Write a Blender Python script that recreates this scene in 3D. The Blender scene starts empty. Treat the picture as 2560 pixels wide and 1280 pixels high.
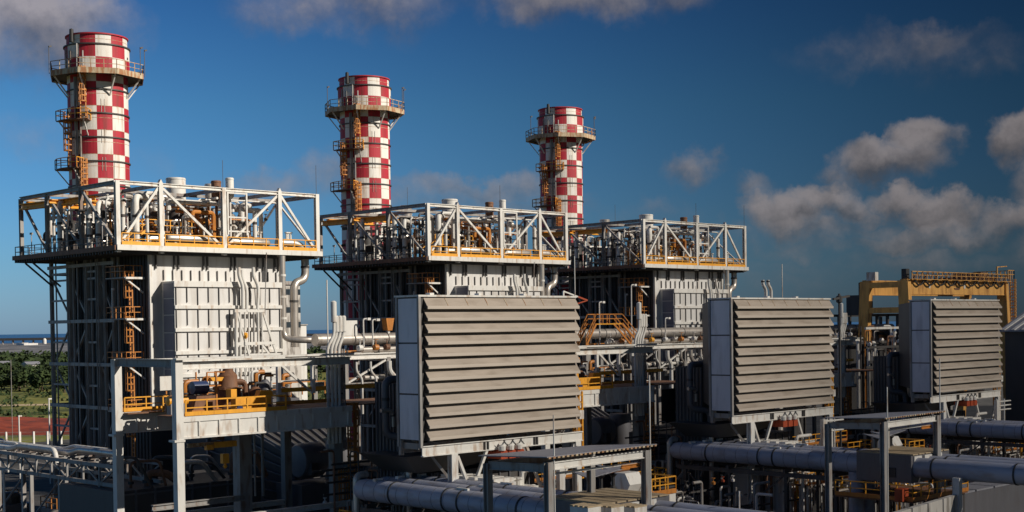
import bpy, math, random
from mathutils import Vector, Matrix
S = bpy.context.scene
rad = math.radians
# ---------------------------------------------------------------- camera
F_PX, CX, CY, PITCH, ROLL, YAW = 3377.8, 1280.0, 879.2, -0.0185, 0.0148, 0.772
CAM = Vector((-61.714, -115.807, 0.0))
TV = Vector((38.84, 0.903, 0.0))          # spacing of the three identical units
GZ = -20.5                                # ground level (camera height is z = 0)
_F = Vector((math.sin(YAW), math.cos(YAW), 0)); _R = Vector((math.cos(YAW), -math.sin(YAW), 0)); _U = Vector((0, 0, 1))
_F2 = _F*math.cos(PITCH)+_U*math.sin(PITCH); _U2 = _U*math.cos(PITCH)-_F*math.sin(PITCH)
_X = _R*math.cos(ROLL)-_U2*math.sin(ROLL); _Y = _R*math.sin(ROLL)+_U2*math.cos(ROLL)
cam = bpy.data.cameras.new('camera'); camo = bpy.data.objects.new('camera', cam)
S.collection.objects.link(camo); S.camera = camo
camo.matrix_world = Matrix(((_X.x, _Y.x, -_F2.x, CAM.x), (_X.y, _Y.y, -_F2.y, CAM.y), (_X.z, _Y.z, -_F2.z, CAM.z), (0, 0, 0, 1)))
cam.sensor_width = 36; cam.sensor_fit = 'HORIZONTAL'; cam.lens = F_PX/2560*36
cam.shift_y = (CY-640)/2560; cam.clip_start = 1; cam.clip_end = 90000
def ray(u, v): return (_X*((u-CX)/F_PX) - _Y*((v-CY)/F_PX) + _F2)
def at(u, v, ax, val):                    # a measured photo point on a known world plane
    d = ray(u, v); i = 'xyz'.index(ax); return CAM+d*((val-CAM[i])/d[i])
# ---------------------------------------------------------------- light, sky
SUN_EL, SUN_DIR = 30.0, Vector((0.438, -0.899, 0)).normalized()
EXPOSURE = 0.25
sv = Vector((SUN_DIR.x*math.cos(rad(SUN_EL)), SUN_DIR.y*math.cos(rad(SUN_EL)), math.sin(rad(SUN_EL))))
sl = bpy.data.lights.new('sun', 'SUN'); sl.energy = 4.4; sl.angle = rad(0.5); sl.color = (1, .93, .82)
so = bpy.data.objects.new('sun', sl); S.collection.objects.link(so)
so.rotation_euler = sv.to_track_quat('Z', 'Y').to_euler(); so.location = (0, -200, 200)
S.view_settings.view_transform = 'Standard'; S.view_settings.look = 'None'
S.view_settings.exposure = EXPOSURE; S.view_settings.gamma = 1
W = bpy.data.worlds.new('World'); S.world = W; W.use_nodes = True
SKY_STRENGTH = 0.05
# (u, v, half width, half height, weight) of each cloud puff, in photo pixels, turned into directions on the sky
PUFFS = [(40,60,260,150,.95),(190,40,150,90,.7),(860,10,250,80,.7),(1010,20,110,70,.45),(1450,0,280,55,.7),(80,345,110,60,.35),
 (720,470,130,45,.40),(830,440,90,55,.5),(1150,480,220,40,.45),(1290,470,60,45,.45),(1010,500,90,30,.4),(340,400,90,60,.2),
 (1735,425,75,50,.75),(2310,340,85,50,1.0),(2170,405,95,55,.9),(2260,400,90,50,.8),(2540,350,70,60,1.0),(1970,530,90,65,1.0),(2070,490,90,45,.85),(1900,465,55,38,.5),(2130,520,60,45,.8),
 (2330,540,90,50,.95),(2240,505,70,42,.9),(2060,575,150,35,.6),(2500,560,110,45,.75),(2420,590,120,35,.6),(2150,610,360,32,.45),(2250,660,420,30,.28),(1950,700,260,26,.22),(560,480,160,30,.2),(1200,520,300,30,.35),(2250,120,260,55,.42),
 (2380,160,150,40,.3),(1640,545,120,40,.3),(1800,600,120,35,.35),(2700,500,150,200,.8),(-150,100,200,160,.7)]
def build_world():
    nt = W.node_tree; nt.nodes.clear(); N = nt.nodes.new; L = nt.links.new
    def math_(op, a, b=None, c=None, clamp=False):
        n = N('ShaderNodeMath'); n.operation = op; n.use_clamp = clamp
        for i, q in enumerate((a, b, c)):
            if q is None: continue
            if isinstance(q, (int, float)): n.inputs[i].default_value = q
            else: L(q, n.inputs[i])
        return n.outputs[0]
    def dot(a, v):
        n = N('ShaderNodeVectorMath'); n.operation = 'DOT_PRODUCT'; L(a, n.inputs[0]); n.inputs[1].default_value = v; return n.outputs['Value']
    out = N('ShaderNodeOutputWorld'); bg = N('ShaderNodeBackground')
    tc = N('ShaderNodeTexCoord'); D = tc.outputs['Generated']
    sky = N('ShaderNodeTexSky'); sky.sky_type = 'NISHITA'; sky.sun_disc = False
    sky.sun_elevation = rad(SUN_EL); sky.sun_rotation = math.atan2(SUN_DIR.x, SUN_DIR.y)
    sky.air_density = 1.3; sky.dust_density = .4; sky.ozone_density = 4.0
    tint = N('ShaderNodeMix'); tint.data_type = 'RGBA'; tint.blend_type = 'MULTIPLY'; tint.inputs[0].default_value = 1
    L(sky.outputs[0], tint.inputs[6]); 
    zr = N('ShaderNodeMapRange'); L(dot(D, (0, 0, 1)), zr.inputs[0]); zr.inputs[1].default_value = 0; zr.inputs[2].default_value = .5
    cr = N('ShaderNodeValToRGB'); L(zr.outputs[0], cr.inputs[0]); el = cr.color_ramp.elements
    el[0].position = 0; el[0].color = (.60, 1.06, 2.2, 1); el[1].position = 1; el[1].color = (.34, .45, .6, 1)
    for p_, c_ in ((.10, (.50, 1.0, 1.85, 1)), (.32, (.37, .84, 1.36, 1)), (.46, (.25, .62, 1.12, 1)), (.6, (.14, .34, .62, 1))): k_ = el.new(p_); k_.color = c_
    L(cr.outputs[0], tint.inputs[7])
    # the sky deepens towards the sun-ward right hand side
    lat = dot(D, tuple(_R)); fall = N('ShaderNodeMapRange'); fall.interpolation_type = 'SMOOTHSTEP'
    L(lat, fall.inputs[0]); fall.inputs[1].default_value = -.45; fall.inputs[2].default_value = .5; fall.inputs[3].default_value = 1.1; fall.inputs[4].default_value = .16
    sc = N('ShaderNodeVectorMath'); sc.operation = 'SCALE'; L(tint.outputs[2], sc.inputs[0]); L(fall.outputs[0], sc.inputs['Scale'])
    # clouds
    n1 = N('ShaderNodeTexNoise'); n1.inputs['Scale'].default_value = 21; n1.inputs['Detail'].default_value = 10; n1.inputs['Roughness'].default_value = .58
    L(D, n1.inputs['Vector'])
    n2 = N('ShaderNodeTexNoise'); n2.inputs['Scale'].default_value = 9; n2.inputs['Detail'].default_value = 3; L(D, n2.inputs['Vector'])
    sh_ = N('ShaderNodeVectorMath'); sh_.operation = 'ADD'; L(D, sh_.inputs[0]); sh_.inputs[1].default_value = tuple(_R*.006+_U*.010)
    n3 = N('ShaderNodeTexNoise'); n3.inputs['Scale'].default_value = 21; n3.inputs['Detail'].default_value = 5; n3.inputs['Roughness'].default_value = .58; L(sh_.outputs[0], n3.inputs['Vector'])
    n4 = N('ShaderNodeTexNoise'); n4.inputs['Scale'].default_value = 24; n4.inputs['Detail'].default_value = 6; n4.inputs['Roughness'].default_value = .6; L(D, n4.inputs['Vector'])
    w1 = N('ShaderNodeVectorMath'); w1.operation = 'SUBTRACT'; L(n4.outputs['Color'], w1.inputs[0]); w1.inputs[1].default_value = (.5, .5, .5)
    w2 = N('ShaderNodeVectorMath'); w2.operation = 'SCALE'; L(w1.outputs[0], w2.inputs[0]); w2.inputs['Scale'].default_value = .052
    w3 = N('ShaderNodeVectorMath'); w3.operation = 'ADD'; L(D, w3.inputs[0]); L(w2.outputs[0], w3.inputs[1]); DW = w3.outputs[0]
    tot = None; up = None
    for (u, v, ru, rv, w) in PUFFS:
        d = ray(u, v).normalized(); ex = ray(u+ru*1.18, v).normalized()-d; ey = ray(u, v-rv*1.22).normalized()-d
        vx = ex/ex.length_squared; vy = ey/ey.length_squared
        a = math_('SUBTRACT', dot(DW, tuple(vx)), d.dot(vx)); b = math_('SUBTRACT', dot(DW, tuple(vy)), d.dot(vy))
        q = math_('MULTIPLY_ADD', b, b, math_('MULTIPLY', a, a))
        m = math_('MULTIPLY', math_('SUBTRACT', 1.35, q, clamp=False), w); m = math_('MAXIMUM', m, 0)
        front = math_('GREATER_THAN', dot(D, tuple(d)), .8); m = math_('MULTIPLY', m, front)
        m = math_('MULTIPLY', m, math_('MULTIPLY_ADD', b, .28, .85, clamp=True))
        ub = math_('MULTIPLY', math_('MULTIPLY', math_('ADD', b, .1), m), 1)
        tot = m if tot is None else math_('MAXIMUM', tot, m)
        up = ub if up is None else math_('ADD', up, ub)
    nn = math_('MULTIPLY_ADD', math_('SUBTRACT', n1.outputs[0], .5), 2.2, 0)
    nn = math_('MULTIPLY_ADD', math_('SUBTRACT', n2.outputs[0], .5), 1.0, nn)
    dens = math_('ADD', tot, math_('MULTIPLY', nn, math_('MINIMUM', math_('MULTIPLY', tot, 1.6), .6)))
    mr = N('ShaderNodeMapRange'); mr.interpolation_type = 'SMOOTHSTEP'; L(dens, mr.inputs[0])
    mr.inputs[1].default_value = .0; mr.inputs[2].default_value = 1.15; mr.inputs[3].default_value = 0; mr.inputs[4].default_value = .82
    br = N('ShaderNodeMapRange'); L(math_('ADD', math_('MULTIPLY', up, .9), math_('MULTIPLY', math_('SUBTRACT', n1.outputs[0], n3.outputs[0]), 2.2)), br.inputs[0])
    br.inputs[1].default_value = -.55; br.inputs[2].default_value = .65; br.inputs[3].default_value = .5; br.inputs[4].default_value = 1.75
    cf = N('ShaderNodeMapRange'); L(lat, cf.inputs[0]); cf.inputs[1].default_value = -.4; cf.inputs[2].default_value = .4; cf.inputs[3].default_value = 1.15; cf.inputs[4].default_value = .62
    cs = N('ShaderNodeVectorMath'); cs.operation = 'SCALE'; cs.inputs[0].default_value = CLOUD_COL
    L(math_('MULTIPLY', br.outputs[0], cf.outputs[0]), cs.inputs['Scale'])
    mx = N('ShaderNodeMix'); mx.data_type = 'RGBA'; L(mr.outputs[0], mx.inputs[0]); L(sc.outputs[0], mx.inputs[6]); L(cs.outputs[0], mx.inputs[7])
    L(mx.outputs[2], bg.inputs[0]); bg.inputs[1].default_value = SKY_STRENGTH; L(bg.outputs[0], out.inputs[0])
CLOUD_COL = (3.45, 3.05, 3.0)
build_world()
# ---------------------------------------------------------------- materials
def mat(name, col, rough=.6, metal=0, var=.12, scale=1.2, col2=None, stain=0, bump=0, stretch=(1, 1, .25), thr=(.52, .72)):
    m = bpy.data.materials.new(name); m.use_nodes = True; nt = m.node_tree; N = nt.nodes.new; L = nt.links.new
    b = nt.nodes['Principled BSDF']; b.inputs['Roughness'].default_value = rough; b.inputs['Metallic'].default_value = metal
    tc = N('ShaderNodeNewGeometry'); mp = N('ShaderNodeMapping'); mp.inputs['Scale'].default_value = stretch; L(tc.outputs['Position'], mp.inputs[0])
    n = N('ShaderNodeTexNoise'); n.inputs['Scale'].default_value = scale; n.inputs['Detail'].default_value = 6; n.inputs['Roughness'].default_value = .65; L(mp.outputs[0], n.inputs['Vector'])
    r = N('ShaderNodeMapRange'); L(n.outputs[0], r.inputs[0]); r.inputs[1].default_value = .3; r.inputs[2].default_value = .7; r.inputs[3].default_value = 1-var; r.inputs[4].default_value = 1+var
    s = N('ShaderNodeVectorMath'); s.operation = 'SCALE'; s.inputs[0].default_value = col; L(r.outputs[0], s.inputs['Scale']); o = s.outputs[0]
    if stain:
        n2 = N('ShaderNodeTexNoise'); n2.inputs['Scale'].default_value = scale*2.3; n2.inputs['Detail'].default_value = 8; L(mp.outputs[0], n2.inputs['Vector'])
        r2 = N('ShaderNodeMapRange'); L(n2.outputs[0], r2.inputs[0]); r2.inputs[1].default_value = thr[0]; r2.inputs[2].default_value = thr[1]; r2.inputs[3].default_value = 0; r2.inputs[4].default_value = stain
        mx = N('ShaderNodeMix'); mx.data_type = 'RGBA'; L(r2.outputs[0], mx.inputs[0]); L(o, mx.inputs[6]); mx.inputs[7].default_value = (*(col2 or (.2, .12, .06)), 1); o = mx.outputs[2]
    L(o, b.inputs['Base Color'])
    if bump:
        bp = N('ShaderNodeBump'); bp.inputs['Strength'].default_value = bump; bp.inputs['Distance'].default_value = .1; L(n.outputs[0], bp.inputs['Height']); L(bp.outputs[0], b.inputs['Normal'])
    return m
M = dict(
 white=mat('white_painted_steel', (.68, .655, .61), .55, 0, .10, .9, (.34, .19, .09), .6, thr=(.54, .70)),
 panel=mat('pale_casing_panel', (.64, .62, .595), .6, 0, .08, .5, (.36, .30, .24), .55, stretch=(1, 1, .12), thr=(.5, .7)),
 grey=mat('grey_painted_steel', (.30, .285, .27), .6, 0, .14, .9, (.16, .075, .035), .7, thr=(.5, .68)),
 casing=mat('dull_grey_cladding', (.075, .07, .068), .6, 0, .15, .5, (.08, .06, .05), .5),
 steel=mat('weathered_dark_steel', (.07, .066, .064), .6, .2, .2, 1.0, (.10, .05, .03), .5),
 hood=mat('taupe_louvre_metal', (.355, .295, .24), .55, 0, .12, .7, (.24, .19, .145), .8, stretch=(.25, 1, 1), thr=(.48, .7)),
 plate=mat('painted_shade_panel', (.20, .20, .25), .6, 0, .06, .5),
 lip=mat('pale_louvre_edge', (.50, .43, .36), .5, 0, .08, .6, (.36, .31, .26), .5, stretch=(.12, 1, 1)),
 column=mat('galvanised_column_steel', (.33, .315, .30), .6, 0, .16, 1.0, (.20, .10, .05), .6, thr=(.5, .68)),
 side=mat('grey_blue_filter_panel', (.72, .71, .76), .6, 0, .07, .5, (.28, .27, .30), .4),
 red=mat('red_signal_paint', (.42, .018, .035), .65, 0, .2, 1.0, (.22, .035, .03), .7, stretch=(1, 1, .1), thr=(.5, .7)),
 cream=mat('white_chimney_paint', (.76, .72, .66), .65, 0, .08, 1.0, (.40, .25, .14), .7, stretch=(1, 1, .1), thr=(.52, .72)),
 orange=mat('orange_painted_steel', (.50, .185, .03), .5, 0, .15, 2, (.22, .07, .01), .5),
 yellow=mat('yellow_painted_steel', (.80, .36, .025), .5, 0, .12, 2, (.35, .12, .01), .4),
 rust=mat('rust_streaked_cream_paint', (.52, .42, .28), .7, 0, .15, 1.5, (.32, .10, .02), .8, thr=(.42, .6)),
 lag=mat('brushed_pipe_lagging', (.52, .47, .42), .38, .55, .12, 1.5, (.22, .17, .13), .5),
 ductblue=mat('blue_grey_bus_duct_paint', (.34, .36, .44), .45, 0, .08, .8, (.24, .21, .20), .6, stretch=(1, .3, 1), thr=(.5, .7)),
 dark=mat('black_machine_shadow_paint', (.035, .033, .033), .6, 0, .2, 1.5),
 machine=mat('grey_machine_casing', (.13, .127, .14), .5, .1, .12, 1, (.1, .08, .07), .4),
 brown=mat('rusty_brown_metal', (.20, .095, .05), .7, 0, .25, 2, (.10, .04, .02), .6),
 redbox=mat('rust_red_paint', (.36, .055, .015), .5, 0, .12, 2),
 crane=mat('ochre_crane_paint', (.80, .42, .11), .5, 0, .1, .5, (.36, .15, .04), .75, thr=(.48, .68)),
 green=mat('pale_green_paint', (.42, .50, .36), .5, 0, .1, 1),
 blue=mat('dark_blue_paint', (.03, .05, .13), .4, 0, .1, 1),
 roofg=mat('grey_sheet_roofing', (.27, .27, .30), .5, .1, .1, .7, (.2, .18, .18), .4),
 concrete=mat('stained_concrete', (.48, .455, .42), .8, 0, .1, .5, (.16, .14, .12), .75, thr=(.5, .62)),
 timber=mat('weathered_timber', (.42, .32, .20), .8, 0, .2, 2),
 glass=mat('dark_window_glass', (.03, .04, .05), .15),
 rubber=mat('black_cable_sheath', (.02, .02, .02), .6),
)
# ---------------------------------------------------------------- mesh helpers
class MB:
    def __init__(s): s.v = []; s.f = []; s.m = []
    def quadbox(s, c, mi=0):              # eight corners: bottom ring then top ring
        b = len(s.v); s.v += [tuple(p) for p in c]
        for q in ((3,2,1,0),(4,5,6,7),(0,1,5,4),(1,2,6,5),(2,3,7,6),(3,0,4,7)): s.f.append([b+i for i in q]); s.m.append(mi)
        return s
    def box(s, x0, x1, y0, y1, z0, z1, mi=0):
        return s.quadbox([(x0,y0,z0),(x1,y0,z0),(x1,y1,z0),(x0,y1,z0),(x0,y0,z1),(x1,y0,z1),(x1,y1,z1),(x0,y1,z1)], mi)
    def bar(s, a, b, w=.1, h=None, mi=0):
        a = Vector(a); b = Vector(b); h = h or w; d = (b-a)
        if d.length < 1e-5: return s
        d.normalize(); up = Vector((0,0,1)) if abs(d.z) < .95 else Vector((0,1,0))
        sx = d.cross(up).normalized()*(w/2); sz = sx.cross(d).normalized()*(h/2)
        return s.quadbox([a-sx-sz, a+sx-sz, a+sx+sz, a-sx+sz, b-sx-sz, b+sx-sz, b+sx+sz, b-sx+sz][0:8] if False else
                         [a-sx-sz, a+sx-sz, b+sx-sz, b-sx-sz, a-sx+sz, a+sx+sz, b+sx+sz, b-sx+sz], mi)
    def hbeam(s, a, b, w=.4, h=.5, t=.06, mi=0):   # I section with flanges top and bottom (or sides when vertical)
        a = Vector(a); b = Vector(b); d = (b-a).normalized(); up = Vector((0,0,1)) if abs(d.z) < .95 else Vector((0,1,0))
        sx = d.cross(up).normalized(); sz = sx.cross(d).normalized()
        def slab(o, ww, hh):
            x = sx*ww/2; z = sz*hh/2; A = a+o; B = b+o
            s.quadbox([A-x-z, A+x-z, B+x-z, B-x-z, A-x+z, A+x+z, B+x+z, B-x+z], mi)
        slab(sz*(h/2-t/2), w, t); slab(-sz*(h/2-t/2), w, t); slab(Vector((0,0,0)), t, h-2*t)
        return s
    def ring(s, c, ax, ay, r, n):
        b = len(s.v)
        for i in range(n):
            t = 2*math.pi*i/n; s.v.append(tuple(Vector(c)+ax*(r*math.cos(t))+ay*(r*math.sin(t))))
        return b
    def tube(s, pts, r, n=12, bend=None, caps=True, mi=0):
        P = [Vector(p) for p in pts]; bend = r*2.2 if bend is None else bend; Q = [P[0]]
        for i in range(1, len(P)-1):
            a = (P[i-1]-P[i]); c = (P[i+1]-P[i]); la = a.length; lc = c.length; a.normalize(); c.normalize()
            R = min(bend, la*.49, lc*.49)
            if a.dot(c) < -.999 or R < 1e-3: Q.append(P[i]); continue
            p0 = P[i]+a*R; p1 = P[i]+c*R
            for k in range(6):
                t = k/5; Q.append(p0*(1-t)**2+P[i]*(2*t*(1-t))+p1*t*t)
        Q.append(P[-1]); prev = None; ax = None
        for i, q in enumerate(Q):
            d = (Q[min(i+1, len(Q)-1)]-Q[max(i-1, 0)]).normalized()
            if ax is None: ax = d.orthogonal().normalized()
            ax = (ax-d*ax.dot(d)).normalized(); ay = d.cross(ax)
            b = s.ring(q, ax, ay, r, n)
            if prev is not None:
                for k in range(n): s.f.append([prev+k, prev+(k+1) % n, b+(k+1) % n, b+k]); s.m.append(mi)
            elif caps: s.f.append([b+k for k in range(n)][::-1]); s.m.append(mi)
            prev = b
        if caps: s.f.append([prev+k for k in range(n)]); s.m.append(mi)
        return s
    def lathe(s, c, prof, n=24, mi=0, axis='z'):   # prof: (radius, offset along axis)
        A = {'z': (Vector((1,0,0)), Vector((0,1,0)), Vector((0,0,1))), 'y': (Vector((0,0,1)), Vector((1,0,0)), Vector((0,1,0))), 'x': (Vector((0,1,0)), Vector((0,0,1)), Vector((1,0,0)))}[axis]
        prev = None; c = Vector(c)
        for j, (r, o) in enumerate(prof):
            b = s.ring(c+A[2]*o, A[0], A[1], max(r, 1e-3), n)
            if prev is not None:
                for k in range(n): s.f.append([prev+k, prev+(k+1) % n, b+(k+1) % n, b+k]); s.m.append(mi)
            prev = b
        return s
    def poly(s, pts, mi=0):
        b = len(s.v); s.v += [tuple(p) for p in pts]; s.f.append(list(range(b, b+len(pts)))); s.m.append(mi); return s
    def prism(s, pts, vec, mi=0):         # extrude a polygon by vec
        n = len(pts); v = Vector(vec); b = len(s.v); s.v += [tuple(p) for p in pts]+[tuple(Vector(p)+v) for p in pts]
        s.f.append([b+i for i in range(n)][::-1]); s.f.append([b+n+i for i in range(n)])
        for i in range(n): s.f.append([b+i, b+(i+1) % n, b+n+(i+1) % n, b+n+i])
        s.m += [mi]*(n+2); return s
    def build(s, name, mt, parent=None, loc=None, smooth=False):
        o = Vector((0,0,0)); q = parent
        while q is not None: o += Vector(q.location); q = q.parent
        if loc is not None: o = Vector(loc)
        me = bpy.data.meshes.new(name); me.from_pydata([(a-o.x, b-o.y, c-o.z) for a, b, c in s.v], [], s.f)
        for k in (mt if isinstance(mt, (list, tuple)) else [mt]): me.materials.append(M[k] if isinstance(k, str) else k)
        me.polygons.foreach_set('material_index', s.m)
        if smooth:
            me.polygons.foreach_set('use_smooth', [len(f) == 4 for f in s.f])
        me.update()
        ob = bpy.data.objects.new(name, me); S.collection.objects.link(ob)
        if smooth: me.set_sharp_from_angle(angle=rad(40))
        if parent is not None: ob.parent = parent
        elif loc is not None: ob.location = loc
        return ob
REG = []
def tag(o, label=None, cat=None, group=None, kind=None):
    if label: o['label'] = label
    if cat: o['category'] = cat
    if group: o['group'] = group
    if kind: o['kind'] = kind
    return o
def thing(name, label, cat, loc, group=None, ks=None):
    o = bpy.data.objects.new(name, None); S.collection.objects.link(o); o.location = loc; o.empty_display_size = .5
    tag(o, label, cat, group)
    if ks is not None: REG.append((o, ks))
    return o
def solo(mb, name, mt, label, cat, loc, group=None, ks=None, smooth=False):
    o = mb.build(name, mt, None, loc, smooth); tag(o, label, cat, group)
    if ks is not None: REG.append((o, ks))
    return o
def struct(mb, name, mt, kind='structure', smooth=False): return tag(mb.build(name, mt, None, None, smooth), kind=kind)
ALL = (0, 1, 2)
ORD = ['first', 'second', 'third', 'fourth', 'fifth', 'sixth', 'seventh', 'eighth', 'ninth', 'tenth', 'eleventh', 'twelfth', 'thirteenth', 'fourteenth']
UN = ['left', 'middle', 'right']
def rails(mb, pts, h=1.1, step=1.6, r=.035, mid=True, closed=False):
    P = [Vector(p) for p in pts]
    if closed: P.append(P[0])
    for a, b in zip(P[:-1], P[1:]):
        n = max(1, round((b-a).length/step)); up = Vector((0,0,h))
        for i in range(n+1): q = a.lerp(b, i/n); mb.bar(q, q+up, r*2)
        mb.bar(a+up, b+up, r*2)
        if mid: mb.bar(a+up*.52, b+up*.52, r*1.7)
    return mb
def toe(mb, pts, h=.28, t=.05, closed=False):
    P = [Vector(p) for p in pts]
    if closed: P.append(P[0])
    for a, b in zip(P[:-1], P[1:]): mb.bar(a+Vector((0,0,h/2)), b+Vector((0,0,h/2)), t, h)
    return mb
def ladder(mb, x, y, z0, z1, out, cage=True, w=.5):   # out = unit vector away from the wall
    o = Vector(out); s = Vector((-o.y, o.x, 0))*(w/2); c = Vector((x, y, 0))
    for sg in (-1, 1): mb.bar(c+s*sg+Vector((0,0,z0)), c+s*sg+Vector((0,0,z1)), .12)
    z = z0
    while z < z1: mb.bar(c-s+Vector((0,0,z)), c+s+Vector((0,0,z)), .08); z += .42
    if cage:
        z = z0+2.0
        while z < z1:
            pr = None
            for k in range(7):
                t = math.pi*k/6; q = c+s*(1.35*math.cos(t))+o*(.72*math.sin(t))+Vector((0,0,z))
                if pr is not None: mb.bar(pr, q, .06, .13)
                pr = q
            z += .62
        for k in range(1, 6):
            t = math.pi*k/6; q = c+s*(1.35*math.cos(t))+o*(.72*math.sin(t)); mb.bar(q+Vector((0,0,z0+2)), q+Vector((0,0,z1)), .065)
    return mb
rng = random.Random(7)
# ================================================================ ADDED UNSEEN CLOUD SLAB sunward of the plant, put in to dim the right
def added_shade_cloud():
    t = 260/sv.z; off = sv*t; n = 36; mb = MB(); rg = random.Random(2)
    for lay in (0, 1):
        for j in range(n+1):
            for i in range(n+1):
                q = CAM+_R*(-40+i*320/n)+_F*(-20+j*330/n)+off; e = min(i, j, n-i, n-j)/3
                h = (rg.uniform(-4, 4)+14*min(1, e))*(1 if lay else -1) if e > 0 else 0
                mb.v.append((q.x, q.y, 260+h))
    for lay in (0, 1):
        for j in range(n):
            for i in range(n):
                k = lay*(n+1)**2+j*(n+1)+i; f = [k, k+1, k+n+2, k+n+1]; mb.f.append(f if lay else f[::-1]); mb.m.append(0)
    m = bpy.data.materials.new('added_shade_vapour'); m.use_nodes = True; nt = m.node_tree; nt.nodes.clear(); N = nt.nodes.new; L = nt.links.new
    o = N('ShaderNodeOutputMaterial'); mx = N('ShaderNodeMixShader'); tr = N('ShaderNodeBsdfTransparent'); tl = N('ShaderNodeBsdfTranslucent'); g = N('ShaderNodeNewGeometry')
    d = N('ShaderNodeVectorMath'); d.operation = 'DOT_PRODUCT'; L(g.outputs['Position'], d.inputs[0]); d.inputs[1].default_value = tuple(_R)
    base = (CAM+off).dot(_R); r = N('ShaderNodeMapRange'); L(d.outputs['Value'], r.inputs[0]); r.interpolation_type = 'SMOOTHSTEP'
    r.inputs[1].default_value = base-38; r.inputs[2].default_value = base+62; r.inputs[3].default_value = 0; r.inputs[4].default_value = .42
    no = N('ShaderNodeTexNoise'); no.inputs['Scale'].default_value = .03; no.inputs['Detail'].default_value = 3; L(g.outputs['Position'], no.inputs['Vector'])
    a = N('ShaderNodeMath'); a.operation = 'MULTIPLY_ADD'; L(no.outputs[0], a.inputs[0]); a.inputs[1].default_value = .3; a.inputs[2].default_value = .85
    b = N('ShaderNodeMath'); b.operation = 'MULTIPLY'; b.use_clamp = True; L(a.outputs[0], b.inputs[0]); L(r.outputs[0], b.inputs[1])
    L(b.outputs[0], mx.inputs[0]); L(tr.outputs[0], mx.inputs[1]); L(tl.outputs[0], mx.inputs[2]); L(mx.outputs[0], o.inputs[0]); M['added_shade'] = m
    struct(mb, 'added_shade_cloud', 'added_shade', smooth=True)
added_shade_cloud()
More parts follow.
